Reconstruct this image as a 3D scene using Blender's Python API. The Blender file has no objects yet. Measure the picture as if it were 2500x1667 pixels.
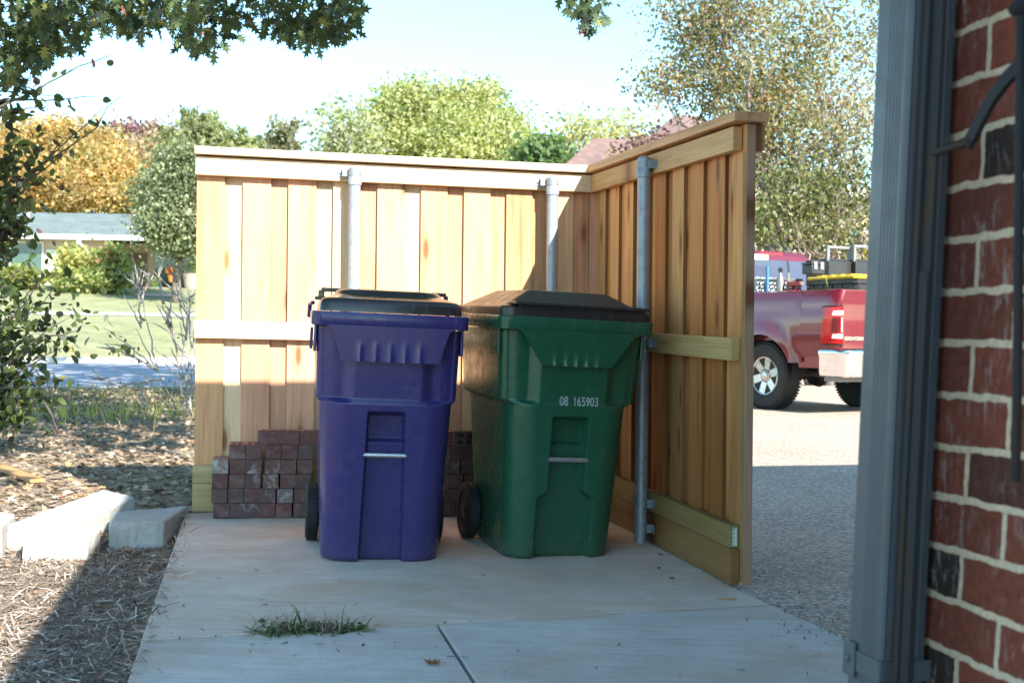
import bpy, math, random
import numpy as np
from mathutils import Vector, Matrix
random.seed(7); RNG = np.random.default_rng(11)
sc = bpy.context.scene
COL = sc.collection
F = 3100.0; ROLL = 0.0097; CAMZ = 0.87
cr_, sr_ = math.cos(ROLL), math.sin(ROLL)

# ---------------------------------------------------------------- measuring helpers (photo pixel -> point of the place)
def ray(u, v):
    dx, dy = u - 1250.0, v - 833.5
    return Vector(((dx*cr_ + dy*sr_)/F, 1.0, (dx*sr_ - dy*cr_)/F))
def at(u, v, Y):
    r = ray(u, v); return Vector((r.x*Y, Y, CAMZ + r.z*Y))
def pad_z(x, y): return -0.1607 - 0.01566*x + 0.02213*y
def on_pad(u, v, dz=0.0):
    r = ray(u, v)
    t = (-0.1607 + dz - CAMZ)/(r.z + 0.01566*r.x - 0.02213)
    return Vector((r.x*t, t, CAMZ + r.z*t))
def on_z(u, v, z):
    r = ray(u, v); t = (z - CAMZ)/r.z
    return Vector((r.x*t, t, z))
def lerp(a, b, t): return a + (b - a)*t
def sstep(x, a, b):
    t = min(1.0, max(0.0, (x - a)/(b - a))); return t*t*(3 - 2*t)

# ---------------------------------------------------------------- object helpers
OFF = {}
def tag(o, label=None, cat=None, group=None, kind=None):
    if label: o['label'] = label
    if cat: o['category'] = cat
    if group: o['group'] = group
    if kind: o['kind'] = kind
    return o
def thing(name, label, cat, loc=(0, 0, 0), rz=0.0, group=None, local=False):
    o = bpy.data.objects.new(name, None); COL.objects.link(o)
    o.location = loc; o.rotation_euler = (0, 0, rz); o.empty_display_size = 0.1
    OFF[o.name] = Vector((0, 0, 0)) if local else Vector(loc)
    return tag(o, label, cat, group)
def copy_tree(o, parent=None):
    c = o.copy(); COL.objects.link(c)
    OFF[c.name] = OFF.get(o.name, Vector((0, 0, 0)))
    if parent is not None:
        c.parent = parent
    for ch in o.children: copy_tree(ch, c)
    return c
def link_mesh(me, name, mat, parent=None, loc=None, smooth=None, bevel=None):
    o = bpy.data.objects.new(name, me)
    COL.objects.link(o)
    if mat is not None:
        for m in (mat if isinstance(mat, (list, tuple)) else [mat]): me.materials.append(m)
    if parent is not None:
        o.parent = parent; off = OFF[parent.name]
        OFF[o.name] = off
        if off.length > 0: me.transform(Matrix.Translation(-off))
    elif loc is not None:
        OFF[o.name] = Vector(loc)
        me.transform(Matrix.Translation(-Vector(loc))); o.location = loc
    else:
        OFF[o.name] = Vector((0, 0, 0))
    if smooth is not None:
        me.polygons.foreach_set('use_smooth', [True]*len(me.polygons))
        if smooth < 3.1: me.set_sharp_from_angle(angle=smooth)
    if bevel:
        b = o.modifiers.new('bevel', 'BEVEL'); b.width = bevel; b.segments = 2; b.limit_method = 'ANGLE'; b.angle_limit = 0.6
    me.update()
    return o

class MB:
    def __init__(s): s.v = []; s.f = []; s.c = []; s.b = []; s.mi = []
    def add(s, verts, faces, col=(1, 1, 1), bc=None, mi=0, T=None):
        n = len(s.v)
        for i, p in enumerate(verts):
            q = T(p) if T else p
            s.v.append((q[0], q[1], q[2])); s.c.append((col[0], col[1], col[2], 1.0))
            s.b.append(tuple(bc[i]) if bc else (p[0], p[1], p[2]))
        for f in faces: s.f.append([n + k for k in f]); s.mi.append(mi)
    def box(s, x0, x1, y0, y1, z0, z1, T=None, col=(1, 1, 1), grain=None, mi=0, edge=None):
        P = [(x0, y0, z0), (x1, y0, z0), (x1, y1, z0), (x0, y1, z0), (x0, y0, z1), (x1, y0, z1), (x1, y1, z1), (x0, y1, z1)]
        Fc = [(0, 3, 2, 1), (4, 5, 6, 7), (0, 1, 5, 4), (1, 2, 6, 5), (2, 3, 7, 6), (3, 0, 4, 7)]
        bc = None
        if grain is not None:
            o = [random.uniform(0, 60) for _ in range(3)]
            ax = [k for k in (0, 1, 2) if k != grain]
            bc = [(p[ax[0]] + o[0], p[grain] + o[1], p[ax[1]] + o[2]) for p in P]
        s.add(P, Fc, col, bc, mi, T)
        if edge is not None: s.mi[-3] = edge; s.mi[-1] = edge
    def tube(s, pts, rad, n=8, col=(1, 1, 1), caps=True, mi=0, T=None):
        pts = [Vector(p) for p in pts]
        if not hasattr(rad, '__len__'): rad = [rad]*len(pts)
        V = []; Fc = []; up = Vector((0.13, 0.21, 1.0))
        prev = None
        for i, p in enumerate(pts):
            d = (pts[min(i + 1, len(pts) - 1)] - pts[max(i - 1, 0)])
            if d.length < 1e-9: d = Vector((0, 0, 1))
            d.normalize()
            if prev is None:
                a = d.cross(up)
                if a.length < 1e-3: a = d.cross(Vector((1, 0, 0)))
            else:
                a = prev - d*prev.dot(d)
            a.normalize(); prev = a; b = d.cross(a)
            for k in range(n):
                t = 2*math.pi*k/n
                V.append(p + (a*math.cos(t) + b*math.sin(t))*rad[i])
        for i in range(len(pts) - 1):
            for k in range(n):
                k2 = (k + 1) % n
                Fc.append((i*n + k, i*n + k2, (i + 1)*n + k2, (i + 1)*n + k))
        if caps:
            Fc.append(tuple(range(n - 1, -1, -1))); m = (len(pts) - 1)*n; Fc.append(tuple(m + k for k in range(n)))
        s.add([tuple(v) for v in V], Fc, col, None, mi, T)
    def lathe(s, prof, n=32, axis='z', T=None, col=(1, 1, 1), mi=0, closed=False):
        V = []; Fc = []
        for (r, h) in prof:
            for k in range(n):
                t = 2*math.pi*k/n; c, q = r*math.cos(t), r*math.sin(t)
                V.append((c, q, h) if axis == 'z' else ((h, c, q) if axis == 'x' else (c, h, q)))
        m = len(prof)
        for i in range(m if closed else m - 1):
            i2 = (i + 1) % m
            for k in range(n):
                k2 = (k + 1) % n
                Fc.append((i*n + k, i*n + k2, i2*n + k2, i2*n + k))
        if not closed:
            Fc.append(tuple(range(n - 1, -1, -1))); Fc.append(tuple((m - 1)*n + k for k in range(n)))
        s.add(V, Fc, col, None, mi, T)
    def prism(s, poly, z0, z1, T=None, col=(1, 1, 1), mi=0):
        n = len(poly)
        a = sum(poly[i][0]*poly[(i + 1) % n][1] - poly[(i + 1) % n][0]*poly[i][1] for i in range(n))
        if a < 0: poly = poly[::-1]
        zz0 = z0 if callable(z0) else (lambda x, y: z0); zz1 = z1 if callable(z1) else (lambda x, y: z1)
        V = [(x, y, zz0(x, y)) for x, y in poly] + [(x, y, zz1(x, y)) for x, y in poly]
        Fc = [tuple(range(n - 1, -1, -1)), tuple(range(n, 2*n))] + [(i, (i + 1) % n, n + (i + 1) % n, n + i) for i in range(n)]
        s.add(V, Fc, col, None, mi, T)
    def grid(s, nu, nv, fn, col=(1, 1, 1), mi=0, T=None, wrap=False):
        V = [fn(i, j) for j in range(nv) for i in range(nu)]
        Fc = []
        for j in range(nv - 1):
            for i in range(nu if wrap else nu - 1):
                i2 = (i + 1) % nu
                Fc.append((j*nu + i, j*nu + i2, (j + 1)*nu + i2, (j + 1)*nu + i))
        s.add(V, Fc, col, None, mi, T)
    def mesh(s, name):
        me = bpy.data.meshes.new(name)
        me.from_pydata(s.v, [], s.f)
        a = me.color_attributes.new('Col', 'FLOAT_COLOR', 'POINT'); a.data.foreach_set('color', np.array(s.c, dtype=np.float32).ravel())
        b = me.attributes.new('bc', 'FLOAT_VECTOR', 'POINT'); b.data.foreach_set('vector', np.array(s.b, dtype=np.float32).ravel())
        if any(s.mi): me.polygons.foreach_set('material_index', s.mi)
        return me
    def build(s, name, mat, parent=None, loc=None, smooth=None, bevel=None):
        return link_mesh(s.mesh(name), name, mat, parent, loc, smooth, bevel)

def np_mesh(name, V, k, cols):
    """V: (n*k,3) verts, every k consecutive ones make a face; cols (n*k,4)"""
    n = len(V)//k
    me = bpy.data.meshes.new(name)
    me.vertices.add(len(V)); me.vertices.foreach_set('co', V.astype(np.float32).ravel())
    me.loops.add(len(V)); me.loops.foreach_set('vertex_index', np.arange(len(V), dtype=np.int32))
    me.polygons.add(n); me.polygons.foreach_set('loop_start', np.arange(0, n*k, k, dtype=np.int32)); me.polygons.foreach_set('loop_total', np.full(n, k, dtype=np.int32))
    a = me.color_attributes.new('Col', 'FLOAT_COLOR', 'POINT'); a.data.foreach_set('color', cols.astype(np.float32).ravel())
    me.update(calc_edges=True); me.validate()
    return me
RHOMB = np.array([(0, 0, 0), (.34, .45, .06), (0, 1, 0), (-.34, .45, .06)])
OVAL = np.array([(0, 0, 0), (.22, .2, .05), (.27, .5, .07), (.17, .8, .03), (0, 1, -.04), (-.17, .8, .03), (-.27, .5, .07), (-.22, .2, .05)])
LOBED = np.array([(0, 0, 0), (.05, .16, 0), (.30, .20, .03), (.10, .34, .02), (.42, .50, .03), (.13, .56, .02), (.30, .82, .03), (.09, .76, 0), (0, 1.05, -.05),
                  (-.09, .76, 0), (-.30, .82, .03), (-.13, .56, .02), (-.42, .50, .03), (-.10, .34, .02), (-.30, .20, .03), (-.05, .16, 0)])
def leaf_cloud(C, size, cols, shape=RHOMB, droop=0.0, flat=0.0, rng=RNG, svar=0.35):
    """leaf faces at points C; cols (n,3)"""
    n = len(C); k = len(shape)
    d = rng.normal(size=(n, 3)); d[:, 2] -= droop; d /= np.linalg.norm(d, axis=1)[:, None]
    w = rng.normal(size=(n, 3)); w[:, 2] += flat
    nn = w - (w*d).sum(1)[:, None]*d; nn /= np.linalg.norm(nn, axis=1)[:, None]
    x = np.cross(d, nn)
    s = size*(1 + svar*rng.uniform(-1, 1, n))
    P = C[:, None, :] + s[:, None, None]*(shape[None, :, 0, None]*x[:, None, :] + shape[None, :, 1, None]*d[:, None, :] + shape[None, :, 2, None]*nn[:, None, :])
    c = np.ones((n, k, 4)); c[:, :, :3] = cols[:, None, :]
    return P.reshape(-1, 3), k, c.reshape(-1, 4)
def crown_points(ells, nclump, per, spread, rng=RNG, shell=0.45, flat=0.6):
    """ells: list of (centre, radii, weight); returns leaf points, clump index, clump centres"""
    w = np.array([e[2] for e in ells], float); w /= w.sum()
    idx = rng.choice(len(ells), nclump, p=w)
    d = rng.normal(size=(nclump, 3)); d /= np.linalg.norm(d, axis=1)[:, None]
    r = rng.uniform(shell**3, 1, nclump)**(1/3)
    ctr = np.array([ells[i][0] for i in idx]) + d*r[:, None]*np.array([ells[i][1] for i in idx])
    cnt = np.maximum(1, (per*rng.uniform(.5, 1.5, nclump)).astype(int))
    ci = np.repeat(np.arange(nclump), cnt)
    off = rng.normal(size=(len(ci), 3))*spread; off[:, 2] *= flat
    return ctr[ci] + off, ci, ctr
def leaf_cols(n, palette, weights, ci=None, var=0.25, cvar=0.3, rng=RNG):
    pal = np.array(palette); w = np.array(weights, float); w /= w.sum()
    if ci is not None:
        m = ci.max() + 1; base = rng.choice(len(pal), m, p=w)[ci]
        own = rng.choice(len(pal), n, p=w); sel = np.where(rng.uniform(size=n) < .75, base, own)
        f = (1 + cvar*rng.uniform(-1, 1, m))[ci]
    else:
        sel = rng.choice(len(pal), n, p=w); f = np.ones(n)
    return pal[sel]*(f*(1 + var*rng.uniform(-1, 1, n)))[:, None]
def limb(p0, p1, r0, r1, wob, n=6, mb=None, sides=6, col=(1, 1, 1)):
    p0, p1 = Vector(p0), Vector(p1); L = (p1 - p0).length; pts = []
    for i in range(n + 1):
        t = i/n; q = p0.lerp(p1, t)
        if 0 < i < n: q = q + Vector((random.gauss(0, 1), random.gauss(0, 1), random.gauss(0, .6)))*wob*L
        pts.append(q)
    mb.tube(pts, [lerp(r0, r1, i/n) for i in range(n + 1)], sides, col)
    return pts

# ---------------------------------------------------------------- materials
class NT:
    def __init__(s, name):
        s.m = bpy.data.materials.new(name); s.m.use_nodes = True; s.t = s.m.node_tree
        s.b = s.t.nodes['Principled BSDF']; s.out = s.t.nodes['Material Output']
    def n(s, typ, **kw):
        x = s.t.nodes.new(typ)
        for k, v in kw.items():
            if k.startswith('i_'): x.inputs[k[2:].replace('_', ' ')].default_value = v
            else: setattr(x, k, v)
        return x
    def l(s, a, b): s.t.links.new(a, b)
    def attr(s, name): return s.n('ShaderNodeAttribute', attribute_name=name)
    def map(s, vec, scale=(1, 1, 1), loc=(0, 0, 0), rot=(0, 0, 0)):
        x = s.n('ShaderNodeMapping'); x.inputs['Scale'].default_value = scale; x.inputs['Location'].default_value = loc; x.inputs['Rotation'].default_value = rot
        s.l(vec, x.inputs['Vector']); return x.outputs[0]
    def noise(s, vec, scale, detail=4, rough=.55, dist=0.0):
        x = s.n('ShaderNodeTexNoise'); x.inputs['Scale'].default_value = scale; x.inputs['Detail'].default_value = detail; x.inputs['Roughness'].default_value = rough
        x.inputs['Distortion'].default_value = dist
        if vec is not None: s.l(vec, x.inputs['Vector'])
        return x.outputs['Fac']
    def voro(s, vec, scale, out='Distance', feature='F1', rand=1.0, dim='3D'):
        x = s.n('ShaderNodeTexVoronoi', feature=feature, voronoi_dimensions=dim); x.inputs['Scale'].default_value = scale; x.inputs['Randomness'].default_value = rand
        s.l(vec, x.inputs['Vector']); return x.outputs[out]
    def ramp(s, fac, stops):
        x = s.n('ShaderNodeValToRGB'); e = x.color_ramp.elements
        while len(e) > 1: e.remove(e[-1])
        for i, (p, c) in enumerate(stops):
            if not hasattr(c, '__len__'): c = (c, c, c)
            el = e[0] if i == 0 else e.new(p)
            el.position = p; el.color = (c[0], c[1], c[2], 1)
        s.l(fac, x.inputs[0]); return x.outputs[0]
    def mix(s, fac, a, b, mode='MIX'):
        x = s.n('ShaderNodeMix', data_type='RGBA', blend_type=mode)
        for v, k in ((fac, 0), (a, 6), (b, 7)):
            if isinstance(v, (int, float)): x.inputs[k].default_value = v if k == 0 else (v, v, v, 1)
            elif isinstance(v, tuple): x.inputs[k].default_value = (v[0], v[1], v[2], 1)
            else: s.l(v, x.inputs[k])
        return x.outputs[2]
    def math(s, op, a, b=0.0):
        x = s.n('ShaderNodeMath', operation=op)
        for v, k in ((a, 0), (b, 1)):
            if isinstance(v, (int, float)): x.inputs[k].default_value = v
            else: s.l(v, x.inputs[k])
        return x.outputs[0]
    def bump(s, h, strength=.3, dist=.01):
        x = s.n('ShaderNodeBump'); x.inputs['Strength'].default_value = strength; x.inputs['Distance'].default_value = dist
        s.l(h, x.inputs['Height']); s.l(x.outputs[0], s.b.inputs['Normal'])
    def base(s, c):
        if isinstance(c, tuple): s.b.inputs['Base Color'].default_value = (c[0], c[1], c[2], 1)
        else: s.l(c, s.b.inputs['Base Color'])
    def rough(s, v):
        if isinstance(v, (int, float)): s.b.inputs['Roughness'].default_value = v
        else: s.l(v, s.b.inputs['Roughness'])
    def obj(s): return s.n('ShaderNodeTexCoord').outputs['Object']
    def geo(s): return s.n('ShaderNodeNewGeometry').outputs['Position']
def plain(name, col, rough=.6, metal=0.0, var=.12, scale=12, spec=None, bump=0):
    t = NT(name); o = t.obj(); nz = t.noise(o, scale, 5)
    t.base(t.mix(1.0, col, t.ramp(nz, [(.25, 1 - var), (.75, 1 + var)]), 'MULTIPLY'))
    t.rough(t.ramp(t.noise(o, scale*2.3, 3), [(.3, max(.02, rough - .08)), (.7, min(1, rough + .08))])); t.b.inputs['Metallic'].default_value = metal
    if spec is not None: t.b.inputs['Specular IOR Level'].default_value = spec
    if bump: t.bump(t.noise(o, scale*6, 4), bump, .004)
    return t.m
def leafmat(name, rough=.45, trans=.35, tmul=(1.5, 1.45, .7)):
    t = NT(name); a = t.attr('Col').outputs['Color']
    t.base(a); t.rough(rough); t.b.inputs['Specular IOR Level'].default_value = .25
    tr = t.n('ShaderNodeBsdfTranslucent'); t.l(t.mix(1.0, a, tmul, 'MULTIPLY'), tr.inputs['Color'])
    mx = t.n('ShaderNodeMixShader'); mx.inputs[0].default_value = trans
    t.l(t.b.outputs[0], mx.inputs[1]); t.l(tr.outputs[0], mx.inputs[2]); t.l(mx.outputs[0], t.out.inputs['Surface'])
    return t.m
def woodmat(name, knots=True, edge=1.0, stain_or_shade=False):
    t = NT(name); bc = t.attr('bc').outputs['Vector']; col = t.attr('Col').outputs['Color']
    g1 = t.noise(t.map(bc, (26, 1.1, 26)), 1.0, 6, .6, .8)
    g2 = t.noise(t.map(bc, (140, 4, 140)), 1.0, 4, .6, .2)
    g3 = t.noise(t.map(bc, (5, .9, 5)), 1.0, 3, .5, .4)
    c = t.mix(1.0, col, t.ramp(g1, [(.28, (.74, .66, .58)), (.5, (1, 1, 1)), (.75, (1.12, 1.1, 1.06))]), 'MULTIPLY')
    c = t.mix(.7, c, t.ramp(g2, [(.3, (.80, .76, .70)), (.7, (1.12, 1.12, 1.12))]), 'MULTIPLY')
    c = t.mix(.8, c, t.ramp(g3, [(.3, (.78, .72, .66)), (.65, (1.08, 1.06, 1.02))]), 'MULTIPLY')
    if knots:
        kv = t.map(bc, (7.5, 2.0, 7.5)); d = t.voro(kv, 1.0, dim='2D')
        pick = t.voro(kv, 1.0, 'Color', dim='2D'); sep = t.n('ShaderNodeSeparateColor'); t.l(pick, sep.inputs[0])
        on = t.math('GREATER_THAN', sep.outputs[0], .70)
        ring = t.ramp(d, [(0, 1), (.07, .95), (.13, .35), (.26, 0)])
        k = t.math('MULTIPLY', ring, on)
        c = t.mix(k, c, t.mix(1.0, col, (.42, .26, .18), 'MULTIPLY'))
    if stain_or_shade:  # shade by the bins painted in: boards darken toward the ground
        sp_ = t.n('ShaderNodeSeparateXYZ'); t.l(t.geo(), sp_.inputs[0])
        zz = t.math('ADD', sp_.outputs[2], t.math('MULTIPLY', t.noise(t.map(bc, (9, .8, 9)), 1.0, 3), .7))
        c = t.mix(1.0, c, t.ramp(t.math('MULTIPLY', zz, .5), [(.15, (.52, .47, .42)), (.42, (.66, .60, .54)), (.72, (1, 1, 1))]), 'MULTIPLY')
    if edge < 1: c = t.mix(1.0, c, (edge, edge*.85, edge*.75), 'MULTIPLY')  # picket edges: rough-sawn tone, with shade from the house painted in
    t.base(c); t.rough(.62); t.b.inputs['Specular IOR Level'].default_value = .3
    t.bump(g2, .25, .002)
    return t.m

M = {}
M['cedar'] = woodmat('cedar_boards'); M['cedar_shaded_low'] = woodmat('cedar_boards_shaded_low', stain_or_shade=True); M['cedar_edge'] = woodmat('cedar_sawn_shaded_edge', False, edge=.42); M['pine'] = woodmat('treated_pine')
M['steel'] = (lambda: plain('galvanised_steel', (.34, .375, .42), .45, .35, .18, 30))()
M['bracket'] = plain('bracket_steel', (.30, .34, .38), .5, .5, .2, 40)
M['black_rubber'] = plain('black_rubber', (.018, .018, .019), .75, 0, .3, 60)
M['black_plastic'] = plain('black_plastic', (.030, .029, .030), .38, 0, .25, 9, .5)
M['dark'] = plain('dark_underside', (.02, .02, .021), .8)
M['leaf'] = leafmat('leaf_matte', .65, .5); M['leaf_shiny'] = leafmat('leaf_shiny', .3, .3)
M['leaf_dry'] = leafmat('leaf_dry', .7, .12, (1.2, 1.0, .7))
M['bark'] = (lambda t: (t.base(t.mix(1.0, t.attr('Col').outputs['Color'], t.ramp(t.noise(t.map(t.obj(), (14, 14, 3)), 1.0, 5), [(.3, .55), (.7, 1.25)]), 'MULTIPLY')), t.rough(.85), t.bump(t.noise(t.map(t.obj(), (40, 40, 8)), 1.0, 4), .5, .02), t.m)[-1])(NT('bark'))
def binplastic(name, col, rough=.3):
    t = NT(name); o = t.obj()
    sc_ = t.noise(t.map(o, (3, 3, 1.2)), 1.6, 5, .6)
    c = t.mix(1.0, col, t.ramp(sc_, [(.3, .93), (.7, 1.06)]), 'MULTIPLY')
    dirt = t.ramp(t.noise(o, 9, 6, .7), [(.55, 0), (.75, 1)])
    sepz = t.n('ShaderNodeSeparateXYZ'); t.l(o, sepz.inputs[0])
    low = t.ramp(sepz.outputs[2], [(0, 1), (.12, .25), (.45, 0)])
    c = t.mix(t.math('MULTIPLY', low, .16), c, (.16, .14, .12))
    stk = t.math('MULTIPLY', t.ramp(t.noise(t.map(o, (55, 55, 1.6)), 1.0, 4, .6, .3), [(.56, 0), (.72, 1)]), t.ramp(t.noise(o, 3.1, 3), [(.42, 0), (.62, .16)]))
    c = t.mix(stk, c, (.30, .28, .26))
    scf = t.math('MULTIPLY', t.ramp(t.noise(t.map(o, (18, 18, 70), rot=(0, .5, .3)), 1.0, 5, .7), [(.60, 0), (.68, 1)]), t.ramp(t.noise(o, 4.3, 2), [(.55, 0), (.66, .22)]))
    c = t.mix(scf, c, (.36, .35, .33))
    sp = t.ramp(t.voro(o, 75), [(0, 1), (.055, .8), (.085, 0)])
    spk = t.math('MULTIPLY', sp, t.ramp(t.noise(o, 5, 3), [(.60, 0), (.70, .35)]))
    c = t.mix(spk, c, (.45, .43, .40))
    t.base(c); t.rough(t.ramp(t.noise(o, 22, 5), [(.3, rough - .05), (.7, rough + .12)])); t.b.inputs['Specular IOR Level'].default_value = .5
    t.bump(t.noise(t.map(o, (4, 4, 2)), 1.5, 2), .05, .02)
    return t.m
M['purple'] = binplastic('purple_plastic', (.038, .030, .150), .22)
M['green'] = binplastic('green_plastic', (.014, .094, .052), .24)
M['lid_black'] = binplastic('lid_plastic', (.033, .029, .030), .17)
M['lid_dusty'] = binplastic('lid_dusty_plastic', (.028, .026, .027), .30)
def concrete(name, base, brush_rot=0.0, stain_or_shade=True, scale=1.0):
    t = NT(name); p = t.geo()
    big = t.noise(p, 1.1*scale, 5, .6, .6); med = t.noise(p, 7*scale, 6, .65); fine = t.noise(p, 160, 3, .6)
    br = t.noise(t.map(p, (2.2, 120, 2.2), rot=(0, 0, brush_rot)), 1.0, 3, .6)
    c = t.mix(1.0, base, t.ramp(big, [(.3, (.84, .82, .80)), (.7, (1.10, 1.10, 1.11))]), 'MULTIPLY')
    c = t.mix(.7, c, t.ramp(med, [(.3, (.84, .83, .81)), (.7, (1.1, 1.1, 1.1))]), 'MULTIPLY')
    c = t.mix(.9, c, t.ramp(br, [(.3, .82), (.7, 1.12)]), 'MULTIPLY')
    c = t.mix(.6, c, t.ramp(fine, [(.3, .84), (.7, 1.12)]), 'MULTIPLY')
    if stain_or_shade:
        st = t.ramp(t.noise(t.map(p, (1.0, 2.4, 1), loc=(3.3, 1.2, 0), rot=(0, 0, -.25)), 1.7, 5, .6, .7), [(.48, 0), (.72, .8)])
        c = t.mix(st, c, tuple(base[i]*(.84, .68, .54)[i] for i in range(3)))
        sp = t.ramp(t.voro(p, 16), [(0, .8), (.035, .55), (.06, 0)])
        c = t.mix(t.math('MULTIPLY', sp, t.ramp(t.noise(p, 2.2, 2), [(.5, 0), (.62, .8)])), c, (.16, .13, .10))
    t.base(c); t.rough(.85); t.b.inputs['Specular IOR Level'].default_value = .25
    t.bump(t.math('ADD', t.math('MULTIPLY', br, .9), fine), .5, .004)
    return t.m
M['slab'] = concrete('brushed_concrete', (.74, .635, .545), math.radians(-18))
M['slab_front'] = concrete('brushed_concrete_front', (.66, .62, .58), math.radians(72), True)
M['street'] = concrete('street_concrete', (.38, .385, .42), 0, False, .25)
M['walk'] = concrete('sidewalk_concrete', (.56, .55, .52), 0, False, .5)
M['block'] = concrete('cast_block', (.50, .49, .46), 0, False, 2.0)
def aggregate():
    t = NT('pebble_aggregate'); p = t.geo()
    v = t.n('ShaderNodeTexVoronoi'); v.inputs['Scale'].default_value = 62; t.l(p, v.inputs['Vector'])
    sep = t.n('ShaderNodeSeparateColor'); t.l(v.outputs['Color'], sep.inputs[0])
    c = t.ramp(sep.outputs[0], [(0, (.31, .205, .145)), (.3, (.54, .36, .26)), (.6, (.70, .50, .37)), (.85, (.62, .50, .425)), (1, (.88, .73, .60))])
    c = t.mix(t.ramp(v.outputs['Distance'], [(.35, 0), (.7, .8)]), c, (.24, .21, .185))
    c = t.mix(.6, c, t.ramp(t.noise(p, .7, 4), [(.3, .82), (.7, 1.12)]), 'MULTIPLY')
    t.base(c); t.rough(.8); t.bump(t.ramp(v.outputs['Distance'], [(0, 1), (.6, 0)]), .6, .006)
    return t.m
M['aggregate'] = aggregate()
def groundmat():
    t = NT('ground_soil_and_lawn'); p = t.geo(); col = t.attr('Col').outputs['Color']
    n1 = t.noise(p, .9, 6, .65, .4); n2 = t.noise(p, 9, 6, .7); n3 = t.noise(p, 60, 4, .7)
    c = t.mix(1.0, col, t.ramp(n1, [(.3, (.72, .70, .66)), (.7, (1.2, 1.18, 1.12))]), 'MULTIPLY')
    c = t.mix(1.0, c, t.ramp(n2, [(.3, .72), (.7, 1.22)]), 'MULTIPLY')
    c = t.mix(.8, c, t.ramp(n3, [(.3, .6), (.7, 1.35)]), 'MULTIPLY')
    t.base(c); t.rough(.95); t.b.inputs['Specular IOR Level'].default_value = .15
    t.bump(t.math('ADD', n2, n3), .8, .03)
    return t.m
M['ground'] = groundmat()
def brickwall():
    t = NT('brick_and_mortar'); bc = t.attr('bc').outputs['Vector']
    nz = t.n('ShaderNodeTexNoise'); nz.inputs['Scale'].default_value = 38; nz.inputs['Detail'].default_value = 4; t.l(bc, nz.inputs['Vector'])
    nz2 = t.n('ShaderNodeTexNoise'); nz2.inputs['Scale'].default_value = 9; nz2.inputs['Detail'].default_value = 3; t.l(bc, nz2.inputs['Vector'])
    def jit(src, amt):
        a = t.n('ShaderNodeVectorMath', operation='SUBTRACT'); t.l(src, a.inputs[0]); a.inputs[1].default_value = (.5, .5, .5)
        b = t.n('ShaderNodeVectorMath', operation='SCALE'); t.l(a.outputs[0], b.inputs[0]); b.inputs['Scale'].default_value = amt
        return b.outputs[0]
    ad = t.n('ShaderNodeVectorMath', operation='ADD'); t.l(bc, ad.inputs[0]); t.l(jit(nz.outputs['Color'], .010), ad.inputs[1])
    ad2 = t.n('ShaderNodeVectorMath', operation='ADD'); t.l(ad.outputs[0], ad2.inputs[0]); t.l(jit(nz2.outputs['Color'], .012), ad2.inputs[1])
    br = t.n('ShaderNodeTexBrick'); t.l(ad2.outputs[0], br.inputs['Vector'])
    br.offset = .5; br.inputs['Scale'].default_value = 1.0; br.inputs['Brick Width'].default_value = .2035; br.inputs['Row Height'].default_value = .0794
    br.inputs['Mortar Size'].default_value = .0062; br.inputs['Mortar Smooth'].default_value = .25
    br.inputs['Color1'].default_value = (0, 0, 0, 1); br.inputs['Color2'].default_value = (1, 1, 1, 1); br.inputs['Mortar'].default_value = (.5, .5, .5, 1); br.inputs['Bias'].default_value = 0
    body = t.ramp(br.outputs['Color'], [(0, (.030, .019, .016)), (.06, (.042, .021, .016)), (.10, (.150, .038, .022)), (.7, (.200, .050, .028)), (1, (.125, .036, .026))])
    body = t.mix(.9, body, t.ramp(t.noise(bc, 55, 5, .7), [(.3, .62), (.7, 1.3)]), 'MULTIPLY')
    st = t.noise(t.map(bc, (60, 17, 60)), 1.0, 5, .7, .4)
    wh = t.math('MULTIPLY', t.ramp(st, [(.52, 0), (.66, .6)]), t.ramp(t.noise(bc, 6, 3), [(.44, .1), (.58, 1)]))
    body = t.mix(wh, body, (.42, .37, .34))
    mor = t.mix(1.0, (.64, .50, .345), t.ramp(t.noise(bc, 90, 4, .7), [(.3, .72), (.7, 1.15)]), 'MULTIPLY')
    t.base(t.mix(br.outputs['Fac'], body, mor)); t.rough(.8); t.b.inputs['Specular IOR Level'].default_value = .3
    t.bump(t.math('ADD', t.math('MULTIPLY', br.outputs['Fac'], -.35), t.math('MULTIPLY', t.noise(bc, 130, 4, .7), .5)), .5, .005)
    return t.m
M['brickwall'] = brickwall()
def loosebrick():
    t = NT('loose_brick_clay'); o = t.obj(); inf = t.n('ShaderNodeObjectInfo')
    cmb = t.n('ShaderNodeCombineXYZ'); t.l(t.math('MULTIPLY', inf.outputs['Random'], 37.0), cmb.inputs[0]); t.l(t.math('MULTIPLY', inf.outputs['Random'], 11.0), cmb.inputs[1])
    ad = t.n('ShaderNodeVectorMath', operation='ADD'); t.l(o, ad.inputs[0]); t.l(cmb.outputs[0], ad.inputs[1]); v = ad.outputs[0]
    col = t.attr('Col').outputs['Color']
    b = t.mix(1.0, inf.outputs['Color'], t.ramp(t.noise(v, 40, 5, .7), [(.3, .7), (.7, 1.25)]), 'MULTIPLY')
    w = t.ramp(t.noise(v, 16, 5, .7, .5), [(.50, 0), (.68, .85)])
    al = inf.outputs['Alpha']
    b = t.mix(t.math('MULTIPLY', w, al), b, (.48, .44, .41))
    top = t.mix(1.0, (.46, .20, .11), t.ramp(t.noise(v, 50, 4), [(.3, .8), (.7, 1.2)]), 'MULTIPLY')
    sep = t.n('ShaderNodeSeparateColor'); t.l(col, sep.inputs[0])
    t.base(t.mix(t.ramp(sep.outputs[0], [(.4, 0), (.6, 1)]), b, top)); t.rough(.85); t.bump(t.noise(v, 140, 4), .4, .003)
    return t.m
M['brick'] = loosebrick()
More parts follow.
